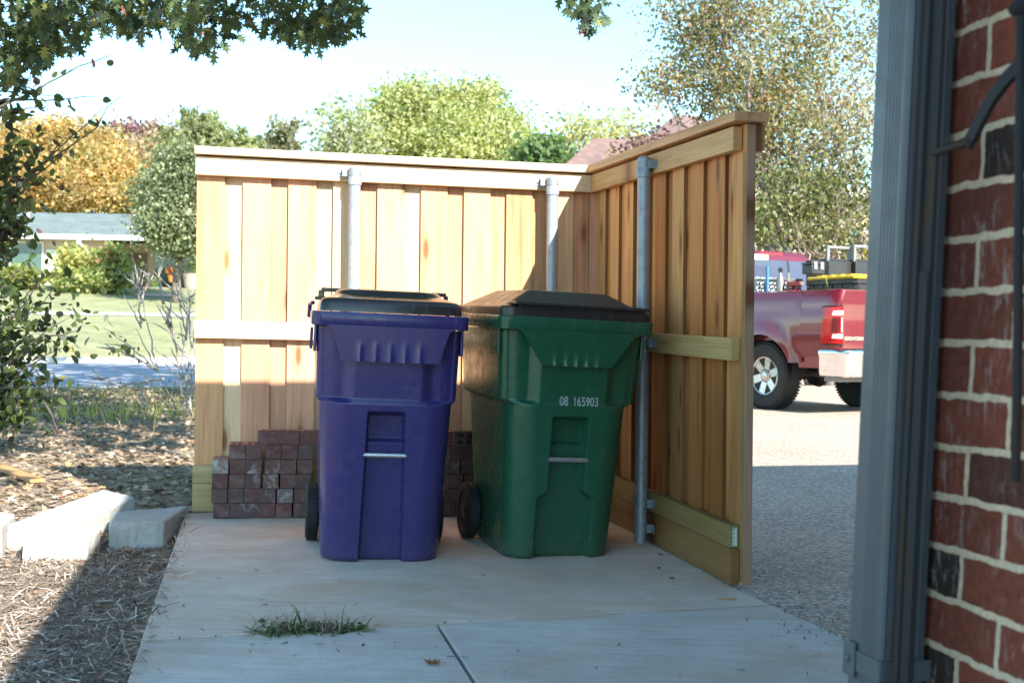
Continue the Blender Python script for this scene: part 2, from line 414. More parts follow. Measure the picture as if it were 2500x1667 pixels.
def shingle(name, c0, c1, sc_=1.0):
    t = NT(name); bc = t.attr('bc').outputs['Vector']
    br = t.n('ShaderNodeTexBrick'); t.l(bc, br.inputs['Vector']); br.offset = .5
    br.inputs['Scale'].default_value = 1; br.inputs['Brick Width'].default_value = .33*sc_; br.inputs['Row Height'].default_value = .14*sc_; br.inputs['Mortar Size'].default_value = .008
    br.inputs['Color1'].default_value = (*c0, 1); br.inputs['Color2'].default_value = (*c1, 1); br.inputs['Mortar'].default_value = (c0[0]*.5, c0[1]*.5, c0[2]*.5, 1)
    t.base(t.mix(.7, br.outputs['Color'], t.ramp(t.noise(bc, 1.3, 5), [(.3, .8), (.7, 1.2)]), 'MULTIPLY')); t.rough(.9)
    return t.m
M['shingle_grey'] = shingle('grey_green_shingles', (.11, .145, .140), (.155, .19, .183), 1.5)
M['shingle_brown'] = shingle('brown_shingles', (.17, .105, .092), (.22, .135, .115), 1.5)
M['glass'] = plain('window_glass', (.05, .09, .08), .12, 0, .2, 2, .8)
M['white_paint'] = plain('white_paint', (.76, .75, .72), .5)
M['peach_brick'] = plain('peach_brick', (.56, .43, .35), .9, 0, .12, 3)
M['cream_wall'] = plain('cream_wall', (.66, .52, .40), .9, 0, .1, 2)
# ================================================================ SETTING
# terrain profile along q (metres across the street direction); the street lies at about 20 degrees
SA = math.radians(20.0); ca, sa = math.cos(SA), math.sin(SA)
def pq(p, q): return (p*ca - q*sa, p*sa + q*ca)
def q_of(x, y): return -x*sa + y*ca
PROF = [(-60, -.3), (7, -.03), (20.3, .03), (21.8, .06), (22.0, .05), (34.4, .20), (34.6, .34), (46.2, 1.62), (48.6, 1.78), (62, 3.25), (75, 3.6), (140, 4.4), (900, 6.0)]
def prof(q):
    for (a, za), (b, zb) in zip(PROF, PROF[1:]):
        if q <= b: return lerp(za, zb, max(0, (q - a)/(b - a)))
    return PROF[-1][1]
def ground_z(x, y):
    z = prof(q_of(x, y))
    k = sstep(y, 6.5, 12.0)
    near = -.212 + .0221*min(y, 9.0)
    z = lerp(near, z, k) if y < 12 else z
    dip = sstep(x, -.6, .6)*.11*(1 - sstep(y, 17, 24))      # made-up ground stays below pad and driveway
    dip2 = .12*sstep(x + 1.0 - (6.3 - y)*.199 + .55, 0, .4)*(1 - sstep(y, 6.0, 6.6))
    return z - max(dip, dip2)
def build_ground():
    ps = sorted(set([-900, -400, -200, -120, -80, -60] + [round(-50 + 2.5*i, 2) for i in range(41)] + [60, 80, 120, 200, 400, 900] + [round(-14 + .5*i, 2) for i in range(57)]))
    qs = sorted(set([-300, -100, -40, -20, -10] + [round(-5 + .5*i, 2) for i in range(52)] + [20.3, 21.8, 22.0, 34.4, 34.6, 46.2, 48.6, 62, 75] + [24.5, 27, 29.5, 32, 37, 40, 43, 52, 57, 66, 70, 85, 100, 140, 220, 400, 900]))
    mb = MB(); nu = len(ps)
    cols = []
    def fn(i, j):
        x, y = pq(ps[i], qs[j]); return (x, y, ground_z(x, y))
    mb.grid(nu, len(qs), fn)
    for k, v in enumerate(mb.v):
        q = q_of(v[0], v[1])
        if q < 17: c = (.36, .285, .225)
        elif q < 21: c = (.17, .15, .10)
        elif q < 36: c = (.29, .275, .16)
        else: c = (.30, .315, .175)
        mb.c[k] = (*c, 1)
    o = mb.build('ground', M['ground'], smooth=3.2); tag(o, kind='structure')
build_ground()
def strip(name, q0, q1, lift, mat, nq=6, p0=-160, p1=160, kerb=0):
    mb = MB(); n = 160
    mb.grid(n + 1, nq + 1, lambda i, j: (lambda x, y: (x, y, prof(q_of(x, y)) + lift))(*pq(p0 + (p1 - p0)*i/n, q0 + (q1 - q0)*j/nq)))
    o = mb.build(name, mat, smooth=3.2); return tag(o, kind='structure')
strip('street', 22.0, 34.4, .012, M['street'], 1)
strip('sidewalk', 46.2, 48.6, .02, M['walk'], 1)
def kerb(name, q0, q1, z0, z1):
    mb = MB()
    for i in range(60):
        a, b = -120 + i*4.0, -120 + (i + 1)*4.0 - .012
        P = [(*pq(a, q0), z0 - .3), (*pq(b, q0), z0 - .3), (*pq(b, q1), z0 - .3), (*pq(a, q1), z0 - .3), (*pq(a, q0 + .02), z1), (*pq(b, q0 + .02), z1), (*pq(b, q1), z1), (*pq(a, q1), z1)]
        mb.add(P, [(0, 3, 2, 1), (4, 5, 6, 7), (0, 1, 5, 4), (1, 2, 6, 5), (2, 3, 7, 6), (3, 0, 4, 7)])
    tag(mb.build(name, M['walk']), kind='structure')
kerb('kerb', 34.36, 34.62, .20, .365); kerb('kerb', 21.7, 21.98, .05, .075)

# driveway of pebble aggregate on the right
def drive_z(x, y): return -.087 + .0092*(y - 4.5) if y > 4.5 else -.087 + .02*(y - 4.5)
mb = MB()
ys = [-6, -3, 0, 2, 3.5, 4.5, 6, 8, 10, 13, 16, 20, 24]
mb.grid(9, len(ys), lambda i, j: (lambda xl: (lerp(xl, 13, i/8), ys[j], drive_z(0, ys[j])))(.55 if ys[j] > 4.6 else .80 + (4.6 - ys[j])*.30))
tag(mb.build('driveway', M['aggregate'], smooth=3.2), kind='structure')

# concrete pad: three slabs with tooled joints
def pt(u, v): p = on_pad(u, v); return (p.x, p.y)
J0, J1 = pt(345, 1563), pt(1905, 1475)
jd = Vector((J1[0] - J0[0], J1[1] - J0[1])).normalized(); jn = Vector((-jd.y, jd.x))
K0, K1 = pt(1078, 1540), pt(1160, 1667)
kd = Vector((K1[0] - K0[0], K1[1] - K0[1])).normalized(); kn = Vector((-kd.y, kd.x))
PL = (-1.61, 6.29); led = Vector((J0[0] - PL[0], J0[1] - PL[1])).normalized()
red0 = (.872, 4.83); r2 = pt(2075, 1562); red = Vector((r2[0] - red0[0], r2[1] - red0[1])).normalized()
def along(p, d, t): return (p[0] + d.x*t, p[1] + d.y*t)
def meet(p, d, a, b):
    # line p+d*t meets a+b*s
    den = d.x*b.y - d.y*b.x; t = ((a[0] - p[0])*b.y - (a[1] - p[1])*b.x)/den
    return (p[0] + d.x*t, p[1] + d.y*t)
jr = meet(red0, red, J0, jd)
g = .006
def off(p, n, s): return (p[0] + n.x*s, p[1] + n.y*s)
back = [PL, (.45, 6.72), red0, off(jr, jn, .010), off(J0, jn, .010)]
lf = along(J0, led, 5.2); rf = along(jr, red, 3.2)
km = meet(K0, kd, J0, jd); kf = along(km, kd, 5.0)
left = [off(J0, jn, -g), lf, off(kf, kn, -g*1), off(off(km, jn, -g), kn, -g)]
right = [off(off(km, jn, -g), kn, g), off(kf, kn, g), rf, off(jr, jn, -g)]
for poly, m in ((back, 'slab'), (left, 'slab_front'), (right, 'slab_front')):
    mb = MB(); mb.prism(poly, lambda x, y: pad_z(x, y) - .12, pad_z)
    tag(mb.build('concrete_pad', M[m], bevel=.004), kind='structure')
mb = MB(); mb.prism([off(p_, Vector((0, 0)), 0) for p_ in ((-1.5, 6.2), (.45, 6.6), (.8, 4.8), (1.4, 3.2), (.9, 0), (-.6, 0), (-.9, 3.2))], lambda x, y: pad_z(x, y) - .14, lambda x, y: pad_z(x, y) - .03)
tag(mb.build('pad_bed', plain('joint_dirt', (.10, .085, .07), .95, 0, .3, 30)), kind='structure')

# ================================================================ SKY, SUN, CAMERA
S = Vector((.56*math.cos(math.radians(34.0))/1.0012, -.83*math.cos(math.radians(34.0))/1.0012, math.sin(math.radians(34.0)))).normalized()
W = bpy.data.worlds.new('World'); sc.world = W; W.use_nodes = True
wt = W.node_tree; bg = wt.nodes['Background']
sky = wt.nodes.new('ShaderNodeTexSky'); sky.sky_type = 'NISHITA'; sky.sun_disc = False
sky.sun_elevation = math.radians(34); sky.sun_rotation = math.atan2(S.x, S.y)
sky.air_density = 1.0; sky.dust_density = .25; sky.ozone_density = 1.6; sky.altitude = 150
tint = wt.nodes.new('ShaderNodeMix'); tint.data_type = 'RGBA'; tint.blend_type = 'MULTIPLY'; tint.inputs[0].default_value = 1
tint.inputs[7].default_value = (.745, .94, .92, 1)
wt.links.new(sky.outputs[0], tint.inputs[6]); wt.links.new(tint.outputs[2], bg.inputs['Color'])
bg.inputs['Strength'].default_value = .465
sl = bpy.data.lights.new('sun', 'SUN'); sl.energy = 14.0; sl.angle = math.radians(.53); sl.color = (1.0, .95, .86)
so = bpy.data.objects.new('sun', sl); COL.objects.link(so); so.rotation_euler = S.to_track_quat('Z', 'Y').to_euler(); so.location = S*30
cam = bpy.data.cameras.new('camera'); co = bpy.data.objects.new('camera', cam); COL.objects.link(co)
cam.sensor_width = 36; cam.lens = F/2500*36; cam.clip_start = .05; cam.clip_end = 3000
co.matrix_world = Matrix(((cr_, -sr_, 0, 0), (0, 0, -1, 0), (sr_, cr_, 0, CAMZ), (0, 0, 0, 1)))
cam.dof.use_dof = True; cam.dof.focus_distance = 5.4; cam.dof.aperture_fstop = 6.6
sc.camera = co
sc.view_settings.view_transform = 'Standard'; sc.view_settings.look = 'None'; sc.view_settings.exposure = 0; sc.view_settings.gamma = 1
sc.cycles.max_bounces = 10; sc.cycles.diffuse_bounces = 5; sc.cycles.glossy_bounces = 4; sc.cycles.transmission_bounces = 4
sc.cycles.caustics_reflective = False; sc.cycles.caustics_refractive = False; sc.cycles.use_denoising = True
sc.cycles.sample_clamp_indirect = 6.0
# ================================================================ CEDAR FENCE
FL, FC, FE = (-1.585, 6.325, .004), (.414, 6.735, -.018), (.858, 4.868, -.066)
def panel_T(A, B, inside):
    ax = Vector((B[0] - A[0], B[1] - A[1])); L = ax.length; ax /= L
    nn = Vector((-ax.y, ax.x))*inside
    def T(p):
        s, t, z = p
        return (A[0] + ax.x*s + nn.x*t, A[1] + ax.y*s + nn.y*t, lerp(A[2], B[2], s/L) + z)
    return T, L, ax, nn
TB, LB, axB, nB = panel_T(FL, FC, -1)
TS, LS, axS, nS = panel_T(FC, FE, -1)
def s_at(A, ax, nn, t, u, v):
    r = ray(u, v); k = r.x
    # point A + ax*s + nn*t has X = k*Y
    return (k*(A[1] + nn.y*t) - (A[0] + nn.x*t))/(ax.x - k*ax.y)
fence = thing('wooden_fence', 'new cedar corner fence of upright boards with flat cap, screening two bins', 'fence', (FC[0], FC[1], 0))
CEDARS = [(.70, .41, .225), (.76, .49, .29), (.67, .345, .20), (.70, .37, .235), (.60, .31, .17), (.82, .59, .38), (.66, .36, .19), (.80, .55, .36)]
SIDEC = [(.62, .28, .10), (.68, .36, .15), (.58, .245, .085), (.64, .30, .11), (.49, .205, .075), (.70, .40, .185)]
def pickets(T, L, first, pal, seed, top, wv=.14, period=.226, over=0.0):
    random.seed(seed); mb = MB(); s = first
    while s < L + over - .02:
        w = min(wv + random.uniform(-.003, .003), L + over - s)
        c = Vector(random.choice(pal))*random.uniform(.84, 1.12)
        mb.box(s, s + w, -.0555, -.0395, .012 + random.uniform(0, .006), top, T, c, grain=2, edge=1)
        s += period
    s = first + wv - .03
    while s < L + over - .03:
        c = Vector(random.choice(pal))*random.uniform(.82, 1.05)
        mb.box(s, min(s + wv + .006, L + over), -.0730, -.0565, .012, top, T, c, grain=2); s += period
    return mb
def fence_panel(T, L, pal, seed, s0, first, cap0, cap1, ext, zk, tk):
    o = pickets(T, L, first, pal, seed, 1.781, over=0.0 if ext else .075)  .build('fence_panel', [M['cedar_shaded_low' if ext else 'cedar'], M['cedar_edge']], fence, bevel=.0015)
    random.seed(seed + 5)
    def part(name, box, col, grain=0, mat='pine'):
        mb = MB(); mb.box(*box, T, col, grain=grain); return mb.build(name, M[mat], o, bevel=.003)
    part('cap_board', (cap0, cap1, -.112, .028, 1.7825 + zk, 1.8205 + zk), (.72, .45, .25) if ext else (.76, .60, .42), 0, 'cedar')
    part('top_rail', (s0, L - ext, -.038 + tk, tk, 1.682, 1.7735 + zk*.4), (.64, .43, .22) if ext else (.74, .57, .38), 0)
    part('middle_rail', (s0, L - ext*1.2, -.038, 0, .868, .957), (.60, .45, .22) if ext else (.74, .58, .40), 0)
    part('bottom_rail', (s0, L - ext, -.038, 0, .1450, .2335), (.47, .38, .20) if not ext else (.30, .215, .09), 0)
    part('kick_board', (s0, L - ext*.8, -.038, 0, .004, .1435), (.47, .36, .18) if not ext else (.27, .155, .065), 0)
    part('fascia_board', (s0, L, -.113, -.0755, 1.68, 1.7815), (.5, .34, .2), 0)
    return o
pan_b = fence_panel(TB, LB, CEDARS, 21, 0.0, 0.006, -.004, LB + .09, 0.0, 0.0, 0.0)
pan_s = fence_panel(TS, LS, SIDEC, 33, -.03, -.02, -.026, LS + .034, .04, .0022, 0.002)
# hem board closing the open end of the side panel
mb = MB(); mb.box(LS - .0385, LS - .002, -.0555, -.0395, .01, 1.678, TS, (.58, .40, .19), grain=2); mb.build('end_trim', M['cedar'], pan_s, bevel=.0015)
mb = MB(); mb.box(LS - .001, LS + .0005, -.074, -.0385, .012, 1.779, TS, (.50, .33, .25), grain=2); mb.build('end_trim', M['cedar'], pan_s)
# stapled lumber tag on the bottom rail's end
mb = MB(); mb.box(LS - .0405, LS - .0393, -.032, -.008, .151, .226, TS, (.25, .55, .45))
tg = mb.build('lumber_tag', plain('tag_green', (.20, .46, .38), .5, 0, .1), pan_s); tag(tg, 'small pale green paper tag on the end of the lowest rail')
mb = MB()
mb.box(LS - .0393, LS - .0387, -.029, -.019, .156, .221, TS, (1, 1, 1))
for k in range(4): mb.box(LS - .0386, LS - .0381, -.017, -.011, .160 + k*.015, .168 + k*.015, TS, (1, 1, 1))
mb.build('tag_print', plain('tag_white', (.72, .76, .72), .5, 0, .05), pan_s)
# galvanised steel posts
def post(T, s, t, top, name, brs, parent, label):
    bx, by, bz = T((s, t, 0)); R = .0302
    mb = MB(); zb = bz - .02
    mb.lathe([(R, zb), (R, bz + top - .09)], 28, T=lambda p: (p[0] + bx, p[1] + by, p[2]))
    po = mb.build('steel_post', M['steel'], fence, smooth=.8); tag(po, label)
    mb = MB(); h = bz + top
    mb.lathe([(R + .0015, h - .10), (R + .0045, h - .098), (R + .0045, h - .056), (R + .002, h - .053), (R + .002, h - .022)] + [((R + .001)*math.cos(a), h - .022 + .024*math.sin(a)) for a in [math.pi/2*k/7 for k in range(8)]][:-1] + [(.001, h + .002)], 28, T=lambda p: (p[0] + bx, p[1] + by, p[2]))
    mb.build('post_cap', M['steel'], po, smooth=.8)
    for (zc, side) in brs:
        mb = MB()
        # band round the post, then a flat tab bent against the rail
        mb.lathe([(R + .0005, -.019), (R + .0042, -.018), (R + .0042, .018), (R + .0005, .019)], 28, T=lambda p: (p[0] + bx, p[1] + by, p[2] + bz + zc))
        def T2(p): return T((s + p[0], t + p[1], zc + p[2]))
        tb = -(t) + .0005
        x0, x1 = (R - .004, R + .030) if side > 0 else (-R - .030, -R + .004)
        mb.box(min(x0, x1), max(x0, x1), -.012, -.007, -.019, .019, T2)
        xa, xb = (R + .028, R + .032) if side > 0 else (-R - .032, -R - .028)
        mb.box(xa, xb, tb, -.007, -.019, .019, T2)
        xc, xd = (R + .031, R + .054) if side > 0 else (-R - .054, -R - .031)
        mb.box(xc, xd, tb, tb + .004, -.019, .019, T2)
        mb.lathe([(.006, 0), (.006, .004), (.003, .007)], 8, 'y', T=lambda p: T2((p[0] + (xc + xd)/2, p[1] + tb + .004, p[2])))
        mb.build('bracket', M['bracket'], po, smooth=.7)
    return po
tP = .036
post(TB, s_at(FL, axB, nB, tP, 865, 560), tP, 1.757, 'steel_post', [(1.722, -1), (.91, 1), (.19, 1)], fence, 'left of the two sunlit posts, behind the purple bin')
post(TB, s_at(FL, axB, nB, tP, 1348, 560), tP, 1.752, 'steel_post', [(1.722, -1), (.91, -1), (.19, -1)], fence, 'half shaded post behind the green bin')
post(TS, s_at(FC, axS, nS, tP, 1569, 800), tP, 1.765, 'steel_post', [(1.722, 1), (.91, 1), (.185, 1), (.072, 1)], fence, 'shaded post standing against the side panel')

# ================================================================ WHEELED BINS
def make_bin(kind, label, body_mat, lid_mat, loc, yaw, chan, apron, text=None, wid=(1, 1), lean=1.35):
    root = thing('wheeled_bin', label, 'bin', loc, yaw, local=True)
    RIM0, RIM1 = .962, 1.018
    def prof_(z):
        k = sstep(z, .648, .672)
        w = lerp(lerp(.226, chan.get('wl', .262), z/.66), lerp(.276, .287, (z - .66)/.30), k)
        yf = lerp(lerp(-.262, -.306, z/.66), lerp(-.298, -.312, (z - .66)/.30), k)
        yb = lerp(.31, .455, min(1, z/.9)); r = lerp(.105, .070, k)
        if z < .02: 
            q = (1 - math.sqrt(max(0, 1 - ((.02 - z)/.02)**2)))*.02
            w -= q; yf += q; yb -= q
        return w, yf, yb, r
    zs = sorted(set([0, .002, .005, .01, .015, .02] + [round(.02 + .0125*i, 4) for i in range(77)] + [.64 + .003*i for i in range(14)] + [chan['top'] - .022 + .003*i for i in range(12)] + [chan['pk'] - .012 + .003*i for i in range(9)]
             + ([chan['step'] - .02 + .004*i for i in range(12)] if chan.get('step') else [])))
    zs = [z for z in zs if z <= .965]
    NF, NC, NS, NB = 170, 10, 16, 24
    def section(z):
        w, yf, yb, r = prof_(z); P = []
        ins = .030*sstep(z, .648, .672)      # upper front corners stand back, leaving a crescent ledge
        for i in range(NF): P.append((lerp(-w + r, w - r, i/(NF - 1)), yf, 1))
        for i in range(1, NC): a = -math.pi/2 + math.pi/2*i/NC; P.append((w - r + r*math.cos(a), yf + r + r*math.sin(a), 0))
        for i in range(NS): P.append((w, lerp(yf + r, yb - .05, i/(NS - 1)), 0))
        for i in range(1, 6): a = math.pi/2*i/6; P.append((w - .05 + .05*math.cos(a), yb - .05 + .05*math.sin(a), 0))
        for i in range(NB): P.append((lerp(w - .05, -w + .05, i/(NB - 1)), yb, 0))
        for i in range(1, 6): a = math.pi/2 + math.pi/2*i/6; P.append((-w + .05 + .05*math.cos(a), yb - .05 + .05*math.sin(a), 0))
        for i in range(NS): P.append((-w, lerp(yb - .05, yf + r, i/(NS - 1)), 0))
        for i in range(1, NC): a = math.pi + math.pi/2*i/NC; P.append((-w + r + r*math.cos(a), yf + r + r*math.sin(a), 0))
        out = []
        for (x, y, fr) in P:
            if y < yf + r*1.1:
                ax = abs(x)
                # ledge: the lower body bulges at its front corners, flush at the middle
                y += ins*sstep(ax, .13, .18)*(1 if fr or ax < w else 1)*(1 if y < yf + .02 else max(0, 1 - (y - yf)/(r*1.1)))
                c = chan['half'](z); cx = chan.get('cx', 0)
                dd = abs(x - cx)
                edge = 1 - sstep(dd, c - .006, c + .006)
                vert = 1 - sstep(z, chan['top'] - .012, chan['top'] + .012)
                dep = chan['depth'] + chan['pocket']*sstep(z, chan['pk'] - .01, chan['pk'] + .008)
                y += edge*vert*dep
            out.append((x, y, z))
        return out
    rows = [section(z) for z in zs]; n = len(rows[0])
    mb = MB(); mb.grid(n, len(rows), lambda i, j: rows[j][i], wrap=True)
    mb.f.append(list(range(n - 1, -1, -1))); mb.mi.append(0)
    body = mb.build('bin_body', body_mat, root, smooth=math.radians(38))
    # rim band
    def rrect(w, yf, yb, r, z, k=7):
        P = []
        for (cx, cy, a0) in ((w - r, yf + r, -90), (w - r, yb - r, 0), (-w + r, yb - r, 90), (-w + r, yf + r, 180)):
            for i in range(k + 1):
                a = math.radians(a0 + 90*i/k); P.append((cx + r*math.cos(a), cy + r*math.sin(a), z))
        return P
    def loft(rings, mat, name, parent, cap0=True, cap1=True, ang=.6, col=(1, 1, 1)):
        m = MB(); k = len(rings[0]); m.grid(k, len(rings), lambda i, j: rings[j][i], wrap=True)
        if cap0: m.f.append(list(range(k - 1, -1, -1))); m.mi.append(0)
        if cap1: m.f.append([(len(rings) - 1)*k + i for i in range(k)]); m.mi.append(0)
        return m.build(name, mat, parent, smooth=ang)
    loft([rrect(.272, -.300, .44, .05, RIM0 + .004), rrect(.309, -.337, .475, .045, RIM0 - .001), rrect(.3105, -.339, .477, .045, RIM0 + .002), rrect(.3120, -.341, .480, .046, RIM1 - .005), rrect(.309, -.338, .477, .045, RIM1), rrect(.27, -.30, .44, .04, RIM1)], body_mat, 'rim', body)
    # ear fins under the rim corners, side lugs
    for sgn in (-1, 1):
        for (ya, yb2) in ((-.255, -.13),):
            mb = MB(); mb.box(sgn*.292 - .006, sgn*.292 + .006, ya, yb2, .853, RIM0 + .002); mb.build('rim_gusset', body_mat, body, bevel=.004)
    # apron: drop front of the rim for the tipping lift
    at_, ab_, ad = apron
    m = MB(); nU, nV = 60, 12; zt, zb = RIM0 + .004, RIM0 - ad
    ribs = [ab_*x for x in (-.62, -.30, .0, .30, .60)]
    def hw(z):
        t = (zt - z)/(zt - zb); base = lerp(at_, ab_, t)
        return base + .020*max(0, 1 - t/.14)**2
    def face(i, j, back=False):
        t = j/(nV - 1); z = lerp(zt, zb, t); h = hw(z); x = lerp(-h, h, i/(nU - 1))
        y = lerp(-.3450, -.3400, t)
        if back: return (x, y + .012, z)
        for rx in ribs:
            k = max(0, (t - .42)/.58)
            dx = (x - rx)/(.010)
            y -= .007*k*math.exp(-dx*dx)
        return (x, y, z)
    m.grid(nU, nV, lambda i, j: face(i, j)); base = len(m.v)
    m.grid(nU, nV, lambda i, j: face(nU - 1 - i, j, True))
    # closing edges
    def idx(i, j): return j*nU + i
    def idb(i, j): return base + j*nU + (nU - 1 - i)
    for j in range(nV - 1):
        m.f.append([idx(0, j + 1), idx(0, j), idb(0, j), idb(0, j + 1)]); m.mi.append(0)
        m.f.append([idx(nU - 1, j), idx(nU - 1, j + 1), idb(nU - 1, j + 1), idb(nU - 1, j)]); m.mi.append(0)
    for i in range(nU - 1):
        m.f.append([idx(i, nV - 1), idb(i, nV - 1), idb(i + 1, nV - 1), idx(i + 1, nV - 1)]); m.mi.append(0)
    for f in m.f[:(nU - 1)*(nV - 1)*2]: f.reverse()
    m.build('front_apron', body_mat, body, smooth=math.radians(42))
    # side returns and shelf behind the apron (hollow lip)
    m = MB(); m.box(-ab_*.96, ab_*.96, -.338, -.29, zb + .002, zb + .010); m.build('apron_shelf', body_mat, body)
    # catch bar
    m = MB(); zbar = chan['bar']; yb_ = lerp(-.262, -.306, zbar/.66) + .010
    hb = chan['half'](zbar) + .012
    m.lathe([(.0105, -hb), (.0105, hb)], 16, 'x', T=lambda p: (p[0] + chan.get('cx', 0), p[1] + yb_, p[2] + zbar))
    m.build('catch_bar', M['bar'], root, smooth=.8)
    # wheels, axle, rear handle
    for sgn in (-1, 1):
        m = MB(); wx = sgn*.275
        prof = [(.030, -.020), (.088, -.020), (.092, -.027), (.112, -.028), (.122, -.022), (.125, -.012), (.125, .012), (.122, .022), (.112, .028), (.092, .027), (.088, .020), (.030, .020)]
        m.lathe(prof, 48, 'x', T=lambda p: (p[0] + wx, p[1] + .262, p[2] + .125))
        for k in range(40):
            a = 2*math.pi*k/40; c_, s_ = math.cos(a), math.sin(a)
            def TT(p): return (wx + p[0], .262 + p[1]*c_ - p[2]*s_, .125 + p[1]*s_ + p[2]*c_)
            for (xa, xb) in ((-.022, -.004), (.004, .022)):
                m.box(xa, xb, -.0045, .0045, .122, .1275, TT)
        wh = m.build('wheel', M['black_rubber'], root, smooth=.6)
        m = MB(); m.lathe([(.028, -.024), (.034, -.020), (.034, .020), (.028, .024)], 20, 'x', T=lambda p: (p[0] + wx, p[1] + .262, p[2] + .125)); m.build('hub', M['black_plastic'], wh, smooth=.6)
    m = MB(); m.lathe([(.010, -.29), (.010, .29)], 12, 'x', T=lambda p: (p[0], p[1] + .262, p[2] + .125)); m.build('axle', M['bracket'], root, smooth=.8)
    m = MB()
    for sgn in (-1, 1):
        m.box(sgn*.285 - .007, sgn*.285 + .007, .45, .535, .935, 1.005)
        m.box(sgn*.300 - .007, sgn*.300 + .007, .500, .535, .84, .94)
    m.lathe([(.014, -.285), (.014, .285)], 14, 'x', T=lambda p: (p[0], p[1] + .528, p[2] + .985))
    m.build('rear_handle', body_mat, root, smooth=.7, bevel=.003)
    # lid
    if kind == 'flat':
        Z = RIM1
        rings = [rrect(.284, -.330, .465, .045, Z + .001), rrect(.281, -.329, .465, .045, Z + .032), rrect(.274, -.322, .463, .045, Z + .048), rrect(.267, -.313, .46, .045, Z + .0535)]
        dome = lambda s: Z + .0535 + .006*sstep(s, 0, .4)
        rings += [rrect(lerp(.266, .228, s), lerp(-.311, -.20, s), lerp(.46, .34, s), .06, Z + .0535 + .016*s) for s in (.3, .6, 1)]
        rings += [rrect(lerp(.228, .20, s), lerp(-.20, -.165, s), lerp(.34, .30, s), .09, Z + .0695 + .024*s*s*(3 - 2*s)) for s in (.25, .5, .75, 1)]
        rings += [rrect(lerp(.20, .14, s), lerp(-.165, -.08, s), lerp(.30, .22, s), .075, Z + .0935 + .006*s) for s in (.5, 1)]
        lid = loft(rings, lid_mat, 'lid', root, ang=.9)
        # dished hollow on the crown is a shallow scoop
        for sx in (-1, 1):
            m = MB(); cx = -.225 if sx < 0 else .250; y0, zz = .30, Z + .052
            w = .058 if sx < 0 else .042
            m.box(cx - w, cx - w*.52, y0 - .012, y0 + .03, zz - .002, zz + .040); m.box(cx + w*.52, cx + w, y0 - .012, y0 + .03, zz - .002, zz + .040)
            m.box(cx - w*.8, cx + w*.8, y0 - .010, y0 + .028, zz + .034, zz + .052)
            m.box(cx - w*1.25, cx + w*1.25, y0 - .03, y0 + .04, zz - .004, zz + .012)
            m.build('lid_grip', lid_mat, lid, bevel=.005)
        for sx in (-.315, .315):
            m = MB(); m.tube([(sx*.96, .44, Z + .035), (sx, .50, Z + .030), (sx, .525, Z - .03)], .010, 8); m.build('hinge_arm', body_mat, lid, smooth=.7)
    else:
        Z = RIM1
        rings = [rrect(.303, -.332, .475, .05, Z + .001), rrect(.302, -.331, .475, .05, Z + .033), rrect(.296, -.325, .47, .05, Z + .040), rrect(.280, -.306, .46, .05, Z + .043)]
        rings += [rrect(lerp(.280, .165, s), lerp(-.306, -.17, s), lerp(.46, .32, s), lerp(.05, .02, s), Z + .043 + lerp(0, .069, s)) for s in (.05, .5, .95, 1)]
        rings += [rrect(.12, -.12, .26, .02, Z + .115)]
        lid = loft(rings, lid_mat, 'lid', root, ang=.5)
        m = MB()
        def lip(x): return (x, )
        P = [(-.258, -.352), (.270, -.352), (.285, -.335), (.285, -.265), (-.262, -.265)]
        m.prism(P, Z + .046, Z + .060); m.prism([(-.24, -.335), (.265, -.335), (.265, -.27), (-.24, -.27)], Z + .034, Z + .0465)
        m.build('lid_lip', lid_mat, lid, bevel=.004)
        for sx in (-1, 1):
            m = MB(); m.lathe([(.016, -.012), (.018, -.008), (.018, .008), (.016, .012)], 14, 'x', T=lambda p: (p[0] + sx*.312, p[1] + .455, p[2] + Z + .028)); m.build('lid_hinge', M['bracket'], lid, smooth=.7)
    for (s_, zc, size, xc) in (text or ()):
        cu = bpy.data.curves.new('number', 'FONT'); cu.body = s_; cu.size = size; cu.align_x = 'CENTER'; cu.space_character = 1.02; cu.space_word = 1.5; cu.extrude = .0003
        tmp = bpy.data.objects.new('number', cu); COL.objects.link(tmp)
        me = bpy.data.meshes.new_from_object(tmp.evaluated_get(bpy.context.evaluated_depsgraph_get())); bpy.data.objects.remove(tmp); 
        for v in me.vertices:
            x, z = v.co.x*.66 + xc, v.co.y + zc
            _, yf, _, _ = prof_(z); v.co = (x, yf + .030*sstep(abs(x), .13, .18) - .0012 - v.co.z, z)
        link_mesh(me, 'number_print', M['print'], body)
    def flare(o):
        if o.type == 'MESH' and not o.name.startswith(('wheel', 'hub', 'axle')):
            for v in o.data.vertices: v.co.x *= lerp(wid[0], wid[1], v.co.z)
            o.data.update()
        for c in o.children: flare(c)
    flare(root)
    root.rotation_euler = (Matrix.Rotation(math.radians(lean), 3, 'Y') @ Matrix.Rotation(math.radians(1.0), 3, 'X') @ Matrix.Rotation(yaw, 3, 'Z')).to_euler()
    return root
M['bar'] = plain('bare_metal_bar', (.55, .57, .60), .35, .9, .25, 50)
M['print'] = plain('grey_white_print', (.46, .52, .52), .6, 0, .25, 60)
ch_p = dict(top=.612, bar=.442, depth=.046, pocket=.030, pk=.50, half=lambda z: lerp(.081, .070, min(1, z/.6)))
ch_g = dict(top=.598, bar=.425, depth=.050, wl=.247, pocket=.024, pk=.49, step=.27, half=lambda z: lerp(.112, .070, sstep(z, .255, .295)) + .006*(1 - z))
pb = Vector((-.575, 5.455)); gb = Vector((.140, 5.622))
bin_purple = make_bin('flat', 'purple wheeled bin with flat black lid, left of the green one', M['purple'], M['lid_black'], (pb.x, pb.y, pad_z(*pb) - .002), math.radians(9.5), ch_p, (.236, .192, .140), None, (1.07, 1.02), 2.0)
